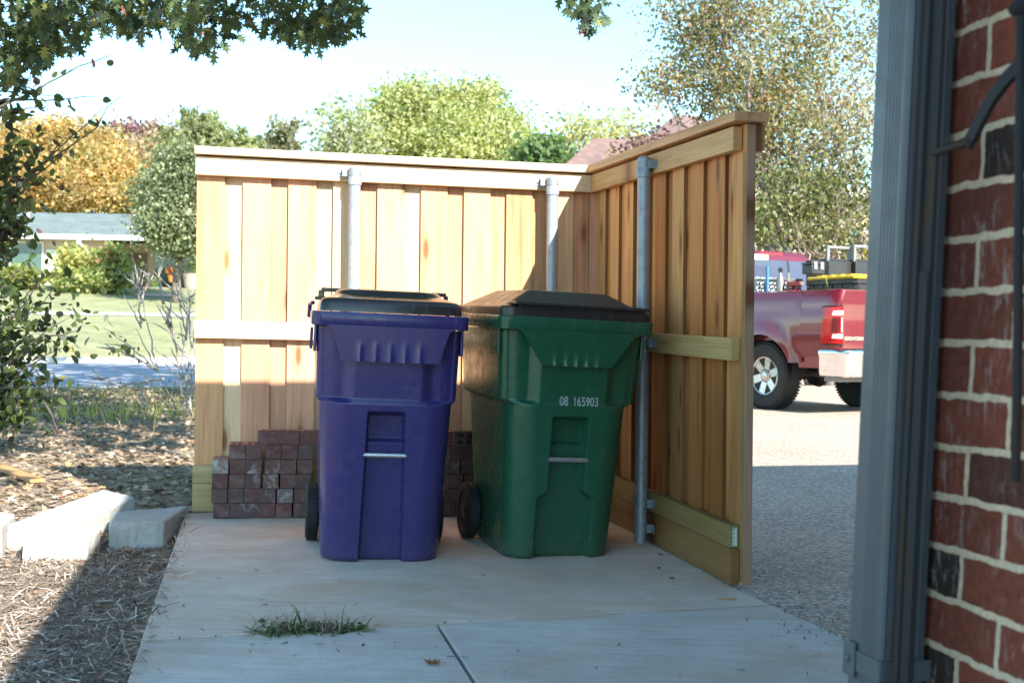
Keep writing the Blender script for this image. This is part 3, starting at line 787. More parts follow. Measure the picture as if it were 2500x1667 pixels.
bin_green = make_bin('peak', 'green wheeled bin with raised black lid and white stencilled number', M['green'], M['lid_dusty'], (gb.x, gb.y, pad_z(*gb) - .003), math.radians(16.5), ch_g, (.232, .140, .142), (('08', .655, .054, -.035), ('165903', .655, .054, .055)), (1.03, 1.10), 2.6)

# ================================================================ LOOSE BRICKS stacked behind the bins
BL, BW, BH = .196, .0745, .0700
def brick_mesh(name, seed, org=(1, 1, 1)):
    random.seed(seed); m = MB()
    # top face with two rows of core holes; body below; size L(y) x W(x) x H
    xs = [-BW/2, -.024, -.005, .005, .024, BW/2]; ys = [-BL/2, -.075, -.043, -.026, -.0085 + .0, .0085, .026, .043, .075, BL/2]
    ys = [-BL/2, -.080, -.050, -.036, -.006, .006, .036, .050, .080, BL/2]
    hole = lambda i, j: i in (1, 3) and j in (1, 3, 5, 7)
    hole = lambda i, j: i in (1, 3) and j in (1, 3, 5, 7) and not (j == 9)
    def j_(a): return a + random.uniform(-.0008, .0008)
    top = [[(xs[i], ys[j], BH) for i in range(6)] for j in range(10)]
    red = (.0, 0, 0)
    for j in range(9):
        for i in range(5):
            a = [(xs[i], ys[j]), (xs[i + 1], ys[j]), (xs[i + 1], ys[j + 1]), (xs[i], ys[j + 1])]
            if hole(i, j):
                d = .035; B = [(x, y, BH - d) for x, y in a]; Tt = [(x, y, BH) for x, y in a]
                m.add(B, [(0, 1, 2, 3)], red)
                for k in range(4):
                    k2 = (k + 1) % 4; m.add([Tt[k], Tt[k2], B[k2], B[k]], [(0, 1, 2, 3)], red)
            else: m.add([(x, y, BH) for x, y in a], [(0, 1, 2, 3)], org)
    h = BH - .0006
    x0, x1, y0, y1 = -BW/2, BW/2, -BL/2, BL/2; e = .0022
    # side walls slightly proud with a worn arris
    def ring(ins, z): return [(x0 + ins, y0 + ins, z), (x1 - ins, y0 + ins, z), (x1 - ins, y1 - ins, z), (x0 + ins, y1 - ins, z)]
    R = [ring(e, 0), ring(0, e), ring(0, h - e), ring(e*.8, h), ]
    V = [p for r in R for p in r]; Fc = [(3, 2, 1, 0)]
    for a in range(3):
        for k in range(4): Fc.append((a*4 + k, a*4 + (k + 1) % 4, (a + 1)*4 + (k + 1) % 4, (a + 1)*4 + k))
    m.add(V, Fc, red)
    return m.mesh(name)
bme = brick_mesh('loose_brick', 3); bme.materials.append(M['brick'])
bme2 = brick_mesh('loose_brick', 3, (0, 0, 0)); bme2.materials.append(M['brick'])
BRG = 'loose bricks stacked against the fence'
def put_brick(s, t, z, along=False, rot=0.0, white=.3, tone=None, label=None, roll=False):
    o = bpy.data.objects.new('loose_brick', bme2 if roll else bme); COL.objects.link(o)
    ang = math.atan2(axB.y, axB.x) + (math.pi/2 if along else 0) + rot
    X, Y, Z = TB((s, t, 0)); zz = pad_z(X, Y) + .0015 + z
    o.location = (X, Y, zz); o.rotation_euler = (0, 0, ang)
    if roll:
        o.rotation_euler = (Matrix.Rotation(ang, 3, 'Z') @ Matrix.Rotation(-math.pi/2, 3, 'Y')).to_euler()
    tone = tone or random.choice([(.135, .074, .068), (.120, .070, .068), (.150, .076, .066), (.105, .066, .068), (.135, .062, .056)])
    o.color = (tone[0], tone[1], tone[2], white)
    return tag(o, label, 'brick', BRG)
random.seed(5)
cols_x = [[520, 559, 596, 634, 674, 715], [516, 555, 595, 634, 676, 717], [516, 558, 597, 641, 682, 720], [518, 560, 598, 645, 684, 724], [None, 558, 597, 648, 687, 725]]
ORD = ['leftmost', 'second', 'third', 'fourth', 'fifth', 'sixth']; ROW = ['bottom', 'second lowest', 'middle', 'fourth', 'fifth']
tF = .038 + BL/2
tfront = .005
tc = tfront + BL/2
for r in range(5):
    for c in range(6):
        u = cols_x[r][c]
        if u is None: continue
        sC = s_at(FL, axB, nB, tc + BL/2, u + 20, 1200)
        white = {(0, 1): .9, (3, 0): 1.3, (3, 2): 1.0, (3, 3): .9, (3, 4): .8, (2, 3): .8, (2, 2): .6, (1, 4): .9, (0, 2): .6, (1, 3): .5}.get((r, c), random.uniform(.05, .35))
        tone = {(3, 0): (.26, .19, .17), (1, 4): (.20, .16, .15), (0, 3): (.14, .060, .055), (0, 4): (.15, .055, .05)}.get((r, c))
        pos = ORD[c] + (' from the left' if c else '')
        look = 'whitish' if white > .7 else ('chalk stained' if white > .4 else 'dark red')
        lab = f'{look} brick, {pos} in {ROW[r]} row left of purple bin'
        put_brick(sC, tc + random.uniform(-.006, .006), r*(BH + .0012), rot=random.uniform(-.02, .02), white=white, tone=tone, label=lab)
zt5 = 5*(BH + .0012)
s5 = s_at(FL, axB, nB, tc + .07, 680, 1060)
put_brick(s5, tc + .045, zt5, True, .01, .15, (.16, .072, .064), 'red cored brick laid lengthwise on top of the stack left of the purple bin')
put_brick(s5 + BL + .004, tc + .040, zt5, True, -.01, .15, (.17, .075, .06), 'topmost red brick half hidden by purple bin, right of the lengthwise one')
# right-hand visible group between the bins
def sR(u): return s_at(FL, axB, nB, tc + BL/2, u, 1150)
GR = [(0, 1095, False, 'left brick of the bottom row between the bins'), (0, 1138, False, 'right brick of the bottom row between the bins'),
      (1, 1103, False, 'left brick of the second row between the bins'), (1, 1143, False, 'second row brick beside the green bin wheel'),
      (2, 1112, False, 'left brick of the third row between the bins'), (2, 1152, False, 'right brick of the third row between the bins'),
      (3, 1104, False, 'chalky brick in the fourth row between the bins'), (3, 1144, False, 'dark brick in the fourth row between the bins')]
for r, u, al, lab in GR:
    put_brick(sR(u), tc + random.uniform(-.006, .006), r*(BH + .0012), al, random.uniform(-.02, .02), .9 if 'chalky' in lab else .12, (.10, .055, .05), lab)
z4 = 4*(BH + .0012)
put_brick(sR(1135) + .02, tc + .045, z4, True, 0, .1, (.10, .055, .05), 'dark brick laid lengthwise between the bins with core holes showing on top')
z5 = 5*(BH + .0012)
put_brick(sR(1098), tc, z5, False, .02, .1, (.15, .065, .05), 'topmost left brick between the bins, edge to the purple bin')
o = put_brick(sR(1148) + .01, tc + .06, z5 + .038, True, 0, .2, (.085, .060, .055), 'topmost brick between the bins lying on its side with round core holes facing out', roll=True)

# ================================================================ CONCRETE BLOCKS, timber offcut
def block(poly, z0, z1, label, tilt=None):
    m = MB(); m.prism(poly, z0, (lambda x, y: z1 + tilt[0]*(x - poly[0][0]) + tilt[1]*(y - poly[0][1])) if tilt else z1)
    cx = sum(p[0] for p in poly)/len(poly); cy = sum(p[1] for p in poly)/len(poly)
    o = m.build('concrete_block', M['block'], None, (cx, cy, z0), bevel=.010)
    sd_ = o.modifiers.new('subdivide', 'SUBSURF'); sd_.subdivision_type = 'SIMPLE'; sd_.levels = 5; sd_.render_levels = 5
    tx = bpy.data.textures.get('chips') or bpy.data.textures.new('chips', 'CLOUDS'); tx.noise_scale = .035; tx.noise_depth = 3
    dp = o.modifiers.new('chips', 'DISPLACE'); dp.texture = tx; dp.strength = .008; dp.mid_level = .55
    return tag(o, label, 'block', 'landscaping blocks beside the pad')
block([(-1.80, 5.69), (-1.575, 5.78), (-1.595, 6.30), (-1.90, 6.07)], -.12, .040, 'grey angled concrete block touching the corner of the pad')
block([(-2.18, 6.80), (-1.93, 6.52), (-1.94, 6.16), (-1.985, 5.86), (-2.27, 5.66)], -.12, .060, 'large bright sunlit slab block lying behind the others', (.02, .03))
block([(-2.09, 5.44), (-1.83, 5.50), (-1.825, 5.66), (-1.99, 5.82), (-2.14, 5.66)], -.12, .014, 'low half shaded concrete block between the slab and the mulch')
block([(-2.75, 5.92), (-2.30, 5.90), (-2.20, 5.50), (-2.62, 5.40)], -.12, .050, 'pale sunlit concrete block cut by the left picture edge')
a_, b_ = on_z(-60, 1112, .03), on_z(92, 1172, -.005)
dv = (b_ - a_); dl = dv.length; dv.normalize(); nv = Vector((-dv.y, dv.x, 0))
m = MB()
def TO(p): q = a_ + dv*p[0] + nv*p[1]; return (q.x, q.y, ground_z(q.x, q.y) + .02 + p[2])
m.box(0, dl, -.045, .045, 0, .022, TO, (.55, .32, .15), grain=0)
o = m.build('timber_offcut', M['cedar'], None, tuple(a_), bevel=.003); tag(o, 'orange brown board offcut lying on the leafy yard', 'board')
# ================================================================ BRICK HOUSE at the right (corner, downspout, roof)
W0 = Vector((.679, 1.97)); hd = Vector((-.21, .9777)); hn = Vector((-.9777, -.21)); LEAN = .075
def hp(p):
    a, b, z = p; a2 = a - LEAN*(z - .87)
    return (W0.x + hd.x*a2 + hn.x*b, W0.y + hd.y*a2 + hn.y*b, z)
house = thing('brick_house', 'dark red brick house corner with grey downspout at right edge', 'house', (W0.x, W0.y, 0))
def wall_quad(m, A, B, z0, z1, u0, T, thick=None):
    n = 12
    for i in range(n):
        za, zb = lerp(z0, z1, i/n), lerp(z0, z1, (i + 1)/n)
        L = (Vector(B) - Vector(A)).length
        m.add([(A[0], A[1], za), (B[0], B[1], za), (B[0], B[1], zb), (A[0], A[1], zb)], [(0, 1, 2, 3)], bc=[(u0, za, 0), (u0 + L, za, 0), (u0 + L, zb, 0), (u0, zb, 0)], T=T)
m = MB()
AE = .16
wall_quad(m, (-5, 0), (AE, 0), -.3, 2.6, .05, hp)
wall_quad(m, (AE, 0), (AE, -3.6), -.3, 2.6, .3, hp)
wall_quad(m, (AE, -3.6), (2.6, -3.6), -.3, 2.6, .2, hp); wall_quad(m, (2.6, -3.6), (2.6, -11), -.3, 2.6, .1, hp)
wall_quad(m, (2.6, -11), (-5, -11), -.3, 2.6, .1, hp); wall_quad(m, (-5, -11), (-5, 0), -.3, 2.6, .1, hp)
m.build('wall', M['brickwall'], house)
# roof: two hipped slabs whose eaves throw the long shadow over the pad and the driveway
K = Vector((.0255, 3.95, 2.60)); e1 = Vector((.9779, .209)); e2 = Vector((.209, -.9779))
def rp(p): return (K.x + e1.x*p[0] + e2.x*p[1], K.y + e1.y*p[0] + e2.y*p[1], p[2])
m = MB()
def rbc(P): return [(p[0], p[1]*1.1 + p[2]*.0, 0) for p in P]
zr = 2.62
EX, EY, RZ = 13.0, 10.0, 4.6
V = [(0, 0, zr), (EX, 0, zr), (EX, EY, zr), (0, EY, zr), (4.5, 4.5, RZ), (EX - 4.5, 4.5, RZ)]
m.add(V, [(0, 1, 5, 4)], bc=[(p[0], p[1], 0) for p in V], T=rp); m.add(V, [(2, 3, 4, 5)], bc=[(p[0], p[1], 0) for p in V], T=rp)
m.add(V, [(3, 0, 4)], bc=[(p[1], p[0], 0) for p in V], T=rp); m.add(V, [(1, 2, 5)], bc=[(p[1], p[0], 0) for p in V], T=rp)
# projecting wing, added out of view to throw the driveway shadow
wk = Vector((3.4, 6.05))
def to_r(x, y): d = Vector((x - K.x, y - K.y)); return (d.dot(e1), d.dot(e2))
wx, wy = to_r(wk.x, wk.y)
V = [(wx, wy, zr + .02), (wx + 6.5, wy, zr + .02), (wx + 6.5, wy + 6, zr + .02), (wx, wy + 6, zr + .02), (wx + 3.25, wy + 2.8, zr + 1.3), (wx + 3.25, wy + 7, zr + 1.3)]
m.add(V, [(0, 1, 4), (1, 2, 5, 4), (3, 0, 4, 5)], bc=[(p[0], p[1], 0) for p in V], T=rp)
m.build('roof', M['shingle_brown'], house)
m = MB()
m.box(.02, EX, .02, EY, zr - .16, zr - .004, rp); m.box(wx + .02, wx + 6.48, wy + .02, -.002, zr - .14, zr + .016, rp)
m.build('soffit', plain('pale_trim', (.62, .61, .58), .6), house)
# downspout, 3 x 4 inch, corrugated
M['spout'] = plain('grey_blue_spout', (.082, .097, .112), .42, 0, .10, 10, .45)
def fl_prof():
    # rectangle a in [a0,a1], b in [b0,b1]; flutes on the outer face, rounded corners
    a0, a1, b0, b1, r = .012, .122, .006, .086, .010
    P = []
    for (ca_, cb_, t0) in ((a0 + r, b1 - r, 180), (a0 + r, b0 + r, 270), (a1 - r, b0 + r, 0), (a1 - r, b1 - r, 90)):
        pass
    n = 44
    for i in range(n + 1):
        t = i/n; a = lerp(a0 + r, a1 - r, t); fl = .0020*(max(0, math.cos(t*2*math.pi*9)))**.7 if .05 < t < .62 else 0
        P.append((a, b1 - fl))
    for i in range(1, 6): q = math.pi/2*i/5; P.append((a1 - r + r*math.sin(q), b1 - r + r*math.cos(q)))
    for i in range(1, 6): q = math.pi/2*i/5; P.append((a1 - r + r*math.cos(q), b0 + r - r*math.sin(q)))
    for i in range(1, 6): q = math.pi/2*i/5; P.append((a0 + r - r*math.sin(q), b0 + r - r*math.cos(q)))
    n = 24
    for i in range(n + 1):
        t = i/n; b = lerp(b0 + r, b1 - r, t); fl = .0018*(max(0, math.cos(t*2*math.pi*4)))**.7
        P.append((a0 + fl, b))
    for i in range(1, 5): q = math.pi/2*i/5; P.append((a0 + r - r*math.cos(q), b1 - r + r*math.sin(q)))
    return P
PP = fl_prof(); zsd = [-.08, .2, .5, 1, 1.5, 2, 2.3, 2.45]
m = MB(); m.grid(len(PP), len(zsd), lambda i, j: hp((PP[i][0], PP[i][1], zsd[j])), wrap=True)
ds = m.build('downspout', M['spout'], house, smooth=math.radians(35))
m = MB(); zst = .338
for (z0, z1) in ((zst, zst + .034),):
    m.box(.0095, .1245, .0865, .0895, z0, z1, hp); m.box(.007, .0095, .0, .0885, z0, z1, hp); m.box(.1245, .127, .0, .0885, z0, z1, hp)
m.box(.085, .124, .0895, .0925, zst - .012, zst + .046, hp)
m.lathe([(.006, .0925), (.005, .096), (.001, .097)], 10, 'y', T=lambda p: hp((p[0] + .105, p[1], p[2] + zst + .017)))
m.build('strap', M['spout'], ds, bevel=.0012)
# wrought iron frame standing off the wall
M['iron'] = (lambda t: (t.base(t.mix(t.ramp(t.noise(t.map(t.geo(), (9, 9, 3)), 2.0, 5), [(.5, 0), (.66, .8)]), (.026, .029, .033), (.045, .030, .022))), t.rough(.6), setattr(t.b.inputs['Specular IOR Level'], 'default_value', .12), t.bump(t.noise(t.geo(), 150, 3), .3, .002), t.m)[-1])(NT('painted_iron'))
fr = thing('iron_frame', 'dark grey wrought iron frame with curved brace in front of the brick wall', 'iron frame', (W0.x, W0.y, 0))
m = MB(); m.box(-.0740, -.0456, .076, .083, .05, 2.42, hp); m.box(-.0456, -.0320, .070, .0885, .05, 2.42, hp); m.box(-.0735, -.048, .0835, .086, .05, .98, hp)
up = m.build('upright', M['iron'], fr, bevel=.0015)
def wallpt(u, v, b):
    r = ray(u, v); k = r.x; base = W0 + hn*b
    a = (k*base.y - base.x)/(hd.x - k*hd.y); Y = base.y + hd.y*a
    return Vector((base.x + hd.x*a, Y, CAMZ + r.z*Y))
m = MB(); m.tube([wallpt(2282, 374, .080), wallpt(2330, 358, .080), wallpt(2372, 346, .080)], .0062, 10); m.build('cross_bar', M['iron'], fr, smooth=.8)
m = MB()
cp = [(2362, 352), (2376, 330), (2398, 285), (2424, 238), (2455, 196), (2490, 160), (2540, 128)]
P = [wallpt(u, v, .080) for u, v in cp]
n0 = Vector((hn.x, hn.y, 0))
for i in range(len(P) - 1):
    d = (P[i + 1] - P[i]).normalized(); sd = d.cross(n0).normalized()*.0095
    A = [P[i] + sd + n0*.004, P[i] - sd + n0*.004, P[i] - sd - n0*.004, P[i] + sd - n0*.004]; d2 = (P[min(i + 2, len(P) - 1)] - P[i]).normalized(); s2 = d2.cross(n0).normalized()*.0095
    if i + 2 > len(P) - 1: s2 = sd
    if i == 0: prevA = A
    B = [P[i + 1] + s2 + n0*.004, P[i + 1] - s2 + n0*.004, P[i + 1] - s2 - n0*.004, P[i + 1] + s2 - n0*.004]
    m.add([tuple(q) for q in prevA + B], [(0, 1, 5, 4), (1, 2, 6, 5), (2, 3, 7, 6), (3, 0, 4, 7)]); prevA = B
m.build('curved_brace', M['iron'], fr, smooth=.7)
m = MB(); m.tube([wallpt(2492, -180, .085), wallpt(2492, 60, .085), wallpt(2488, 500, .085), wallpt(2484, 900, .085), wallpt(2479, 1175, .085)], [.0064]*5, 12)
m.lathe([(.004, -.012), (.013, -.006), (.016, 0), (.013, .006), (.004, .012)], 12, T=lambda p: tuple(Vector(p) + wallpt(2491, 22, .085)))
m.build('hanging_rod', M['iron'], fr, smooth=.8)

# ================================================================ FAR HOUSES
# ranch house across the street
HY = 60.0
A0 = at(-420, 700, HY - 3); 
hx = Vector((1, .10)).normalized(); hy = Vector((-hx.y, hx.x))
OX = at(0, 700, HY); gz = 3.05
def rh(p): return (OX.x + hx.x*p[0] + hy.x*p[1], OX.y + hx.y*p[0] + hy.y*p[1], gz + p[2])
ranch = thing('ranch_house', 'low ranch house with grey green roof and white fascia across the street', 'house', (OX.x, OX.y, gz))
EZ = 2.55
m = MB(); m.box(-16, 4.7, .7, 9, -.8, EZ, rh); m.box(4.7, 13, 3.2, 9, -.8, EZ, rh); wl = m.build('wall', M['peach_brick'], ranch)
m = MB(); m.box(1.95, 4.65, .655, .695, -.3, EZ - .55, rh); m.box(-16, 4.65, .66, .698, -.5, .55, rh); m.build('painted_wall', M['white_paint'], ranch)
m = MB()
V = [(-17, -.2, EZ + .12), (13.6, -.2, EZ + .12), (13.6, 9.8, EZ + .12), (-17, 9.8, EZ + .12), (-13, 4.8, EZ + 1.62), (9.0, 4.8, EZ + 1.62)]
for f in ((0, 1, 5, 4), (2, 3, 4, 5), (3, 0, 4), (1, 2, 5)): m.add(V, [f], bc=[(p[0], p[1]*1.05, 0) for p in V], T=rh)
m.build('roof', M['shingle_grey'], ranch)
m = MB(); m.box(-17, 13.6, -.24, -.16, EZ - .10, EZ + .13, rh); m.box(-17, 13.6, -.158, .7, EZ - .04, EZ + .02, rh); m.build('fascia', M['white_paint'], ranch)
for (x0, x1, z0, z1) in ((-3.4, -1.6, .9, 2.1), (-1.2, 1.75, .75, 2.3), (-8, -5, .9, 2.1)):
    m = MB(); m.box(x0, x1, .64, .69, z0, z1, rh); w_ = m.build('window', M['glass'], ranch)
    m = MB()
    for q in ((x0 - .06, x0, z0 - .06, z1 + .06), (x1, x1 + .06, z0 - .06, z1 + .06), (x0, x1, z1, z1 + .06), (x0, x1, z0 - .08, z0), ((x0 + x1)/2 - .03, (x0 + x1)/2 + .03, z0, z1)): m.box(q[0], q[1], .60, .70, q[2], q[3], rh)
    m.build('window_frame', M['white_paint'], w_)
m = MB(); m.box(6.6, 8.3, 3.13, 3.19, -.1, 2.2, rh); m.build('window', M['glass'], ranch)
m = MB(); m.box(5.2, 6.2, 3.1, 3.19, -.3, 2.05, rh); m.build('door', plain('door_brown', (.16, .09, .06), .5), ranch)
m = MB(); m.box(3.55, 3.72, -.20, -.02, EZ - .3, EZ - .05, rh); m.tube([rh((3.63, -.1, EZ - .25)), rh((3.95, .3, EZ - .62)), rh((4.1, .58, EZ - .8)), rh((4.1, .6, -.3))], .055, 8); m.build('downspout', M['white_paint'], ranch)
m = MB(); m.box(4.9, 5.02, .2, .32, -.3, EZ - .02, rh); m.build('porch_post', M['white_paint'], ranch); m = MB(); m.box(9.6, 9.72, .2, .32, -.3, EZ - .02, rh); m.build('porch_post', M['white_paint'], ranch)
m = MB(); m.box(4.7, 12, .3, 3.2, -.6, -.12, rh); m.build('porch_floor', M['peach_brick'], ranch)
m = MB(); m.box(.2, .32, 3.6, 3.75, EZ + 1.1, EZ + 1.75, rh)
m.build('vent_pipe', M['white_paint'], ranch)
# brick path to the porch
m = MB(); pth = [(6.6, .3), (8.2, .3), (9.4, -6.5), (7.4, -6.5)]
m.add([(*rh((x, y, 0))[:2], ground_z(*rh((x, y, 0))[:2]) + .03) for x, y in pth], [(0, 1, 2, 3)])
tag(m.build('path', plain('brick_path', (.48, .33, .26), .9)), kind='structure')
def potmesh(cx, cy, z, r, h, name, label, col, plantcol):
    t_ = thing(name, label, 'planter', (cx, cy, z)); m = MB()
    m.lathe([(r*.6, 0), (r*.8, h*.5), (r, h), (r*.9, h), (r*.75, h*.7)], 14, T=lambda p: (p[0] + cx, p[1] + cy, p[2] + z)); m.build('pot', plain(name + '_clay', col, .6), t_, smooth=.8)
    n = 260; C = np.array([cx, cy, z + h + r*1.1]) + RNG.normal(size=(n, 3))*r*.55
    V, k, c = leaf_cloud(C, r*.35, leaf_cols(n, plantcol, [1]*len(plantcol))); link_mesh(np_mesh('foliage', V, k, c), 'foliage', M['leaf'], t_)
q = rh((8.9, -.3, 0)); potmesh(q[0], q[1], gz - .1, .42, 1.0, 'planter', 'tan planter with clipped round shrub beside the far porch', (.38, .30, .25), [(.16, .22, .09), (.12, .18, .08)])
q = rh((7.2, .1, 0)); potmesh(q[0], q[1], gz - .1, .22, .35, 'flower_pot', 'small blue pot of green plants on the far porch', (.08, .30, .45), [(.2, .30, .06), (.3, .34, .05)])
q = rh((7.95, -.1, 0)); potmesh(q[0], q[1], gz + .5, .2, .3, 'flower_pot', 'orange pot on the far porch next to the tan planter', (.75, .22, .04), [(.8, .30, .05), (.7, .25, .05)])

# brown-roofed house behind the fence
BY = 46.0
c0 = at(1520, 400, BY)
def bh(u, v, Y): p = at(u, v, Y); return tuple(p)
brown = thing('brown_roof_house', 'house behind the fence showing a brown shingle hip roof', 'house', (c0.x, BY, .6))
m = MB()
ez = c0.z - .35
V = [bh(1340, 436, 44), bh(1452, 338, 48), bh(1690, 345, 48.5), bh(1760, 436, 44), bh(1600, 436, 42.5)]
Vb = [(p[0]*2, p[2]*2 + p[1]*.5, 0) for p in V]
m.add(V, [(0, 4, 2, 1), (4, 3, 2)], bc=Vb)
ap = [bh(1560, 352, 50), bh(1648, 282, 53), bh(1700, 282, 56), bh(1800, 352, 52), bh(1700, 345, 49)]
m.add(ap, [(0, 4, 1), (4, 3, 2, 1)], bc=[(p[0]*2, p[2]*2 + p[1]*.5, 0) for p in ap])
g1 = [bh(1418, 400, 43.2), bh(1462, 372, 44.5), bh(1478, 400, 43.0)]
m.add(g1, [(0, 2, 1)], bc=[(p[0]*2, p[2]*2, 0) for p in g1])
m.build('roof', M['shingle_brown'], brown)
m = MB(); x0, x1 = at(1352, 436, 44.4).x, at(2400, 436, 44.4).x; zt_ = at(1500, 441, 43).z
m.box(x0, x1, 44.6, 56, .2, zt_, None); m.box(at(1740, 500, 40).x, at(2500, 500, 40).x, 40, 44.7, .2, at(1800, 470, 40).z); m.build('wall', M['cream_wall'], brown)
m = MB(); m.box(at(1740, 500, 40).x - .4, at(2500, 500, 40).x, 39.4, 40.5, at(1800, 470, 40).z - .15, at(1800, 470, 40).z + .1); m.build('fascia', M['white_paint'], brown)
mm = MB()
for (u0, u1, v0, v1) in ((1880, 1935, 560, 640), (2060, 2110, 560, 640)):
    p0, p1 = at(u0, v1, 39.93), at(u1, v0, 39.93); m = MB(); m.box(p0.x, p1.x, 39.9, 39.99, p0.z, p1.z); m.build('window', M['glass'], brown)

# ================================================================ TREES
def tree(name, label, cat, base, ells, nclump, per, spread, lsize, pal, wts, trunk_r, mat='leaf', bark=(.20, .16, .13), limbs=14, flat=.6, shape=RHOMB, stems=1, shell=.45, group=None, droop=.2, top=None, twigs=0, seed=1, cvar=.3, var=.25, maskfn=None):
    random.seed(seed); rng = np.random.default_rng(seed)
    t_ = thing(name, label, cat, tuple(base), group=group)
    P, ci, ctr = crown_points(ells, nclump, per, spread, rng, shell, flat)
    if maskfn is not None:
        k_ = maskfn(P); P, ci = P[k_], ci[k_]
    C = leaf_cols(len(P), pal, wts, ci, var, cvar, rng)
    V, k, c = leaf_cloud(P, lsize, C, shape, droop, 1.1, rng)
    cc = Vector(np.mean([e[0] for e in ells], axis=0)); base = Vector(base)
    mb = MB()
    for s in range(stems):
        bo = base + Vector((random.uniform(-1, 1), random.uniform(-1, 1), 0))*trunk_r*(3 if stems > 1 else 0)
        fork = base.lerp(cc, .62 if stems == 1 else .55)
        if stems > 1: fork = fork + Vector((random.uniform(-1, 1), random.uniform(-1, 1), random.uniform(-.5, .4)))*(cc - base).length*.22
        pts = limb(bo - Vector((0, 0, .15)), fork, trunk_r, trunk_r*.5, .025, 6, mb, 9, bark)
        for k2 in range(max(2, limbs//stems)):
            tgt = Vector(ctr[random.randrange(len(ctr))]); st = pts[random.randint(2, 6)]
            L = limb(st, tgt, trunk_r*random.uniform(.25, .4), trunk_r*.07, .05, 6, mb, 6, bark)
            for k3 in range(twigs):
                a = L[random.randint(2, 6)]; tg2 = a + Vector((random.gauss(0, 1), random.gauss(0, 1), random.gauss(.3, .8)))*spread*1.8
                limb(a, tg2, trunk_r*.10, trunk_r*.03, .06, 4, mb, 4, bark)
    mb.build('trunk', M['bark'], t_, smooth=3.2)
    link_mesh(np_mesh('crown', V, k, c), 'crown', M[mat], t_)
    return t_
def E(u, v, Y, ru, rv, w=1.0, ry=None):
    p = at(u, v, Y); return ((p.x, p.y, p.z), (ru*Y/F, (ry or (ru + rv)/2)*Y/F, rv*Y/F), w)
def gbase(u, Y, x=None):
    p = at(u, 800, Y); return Vector((p.x, Y, ground_z(p.x, Y)))
GOLD = [(.46, .34, .15), (.43, .29, .12), (.50, .40, .20), (.30, .31, .15), (.43, .26, .13)]
tree('golden_tree', 'tall golden yellow autumn tree behind the ranch house roof', 'tree', gbase(130, 78), [E(20, 380, 78, 120, 90, 2), E(170, 365, 79, 110, 80, 2), E(230, 440, 77, 130, 80, 2.4), E(60, 450, 76, 150, 70, 2.4), E(140, 470, 74, 170, 50, 2), E(300, 470, 77, 60, 50, 1)], 640, 80, .66, .26, GOLD, [4, 2, 3, 1.4, 1.2], .35, seed=3, cvar=.42)
tree('amber_tree', 'thin peach coloured tree just left of the fence', 'tree', gbase(330, 84), [E(320, 440, 84, 85, 110, 2), E(390, 400, 85, 90, 75, 1.4)], 240, 32, .7, .36, [(.44, .34, .24), (.41, .31, .22), (.38, .32, .20), (.47, .37, .27)], [3, 2, 2, 1], .3, seed=4)
tree('maroon_tree', 'dusky red tree top showing beyond the golden tree', 'tree', gbase(350, 100), [E(350, 345, 100, 80, 36, 2), E(420, 350, 100, 50, 30, 1), E(290, 345, 100, 40, 28, .7)], 150, 36, .75, .40, [(.29, .16, .19), (.33, .20, .22), (.26, .16, .18)], [2, 2, 1], .3, seed=5)
def cedar(u, vtop, Y, wpx, label, pal, seed, vbot=520, n=130):
    rng = np.random.default_rng(seed); random.seed(seed)
    tp, bs = at(u, vtop, Y), gbase(u, Y); bt = at(u, vbot, Y); H = tp.z - bt.z
    t_ = thing('cedar_tree', label, 'tree', tuple(bs), group='cedars beyond the fence')
    tt = rng.uniform(0, 1, n)**.7; ang = rng.uniform(0, 2*np.pi, n); R = .82*wpx*Y/F*tt*rng.uniform(.35, 1, n)*(.85 + .3*np.sin(ang*2 + seed))
    ctr = np.stack([tp.x + R*np.cos(ang), Y + R*np.sin(ang), tp.z - .2 - H*tt], 1)
    ci = np.repeat(np.arange(n), 42); t1 = rng.uniform(-1, 1, len(ci))
    d = np.stack([np.cos(ang), np.sin(ang), np.full(n, .55)], 1)
    P = ctr[ci] + d[ci]*t1[:, None]*.95 + rng.normal(size=(len(ci), 3))*.14
    C = leaf_cols(len(P), pal, [2, 2, 1], ci, .25, .3, rng)
    V, k, c = leaf_cloud(P, .34, C, RHOMB, -.9, 0, rng)
    mb = MB(); limb(bs, (tp.x, Y, tp.z - .1), .28, .03, .006, 6, mb, 8, (.2, .15, .12)); mb.build('trunk', M['bark'], t_, smooth=3.2)
    link_mesh(np_mesh('crown', V, k, c), 'crown', M['leaf'], t_)
CED = [(.25, .28, .15), (.31, .33, .18), (.19, .22, .13)]
cedar(485, 272, 72, 95, 'tallest pointed cedar left of centre beyond the fence', CED, 11)
cedar(532, 298, 74, 90, 'middle cedar of the group, just right of the tallest', CED, 12)
cedar(600, 330, 75, 80, 'low rounded cedar at the right end of the cedar group', CED, 13)
cedar(430, 322, 71, 75, 'left shoulder cedar rising beside the evergreen oak', CED, 14)
cedar(697, 294, 78, 62, 'lone brownish cedar standing apart above the fence', [(.27, .27, .17), (.22, .23, .15), (.30, .28, .18)], 15)
cedar(655, 335, 80, 45, 'small dull cedar between the lone cedar and the group', [(.25, .26, .16), (.21, .23, .15), (.28, .27, .18)], 16)
tree('evergreen_oak', 'dense dark green oak standing against the left end of the fence', 'tree', gbase(432, 52), [E(430, 480, 52, 72, 70, 2), E(412, 540, 51, 48, 58, 1.4), E(450, 570, 51, 52, 50, 1.4), E(455, 420, 52, 50, 60, 1)], 230, 95, .48, .155, [(.16, .19, .10), (.21, .24, .13), (.27, .29, .17), (.12, .145, .08)], [3, 3, 2, 2], .22, mat='leaf_shiny', seed=6, cvar=.4)
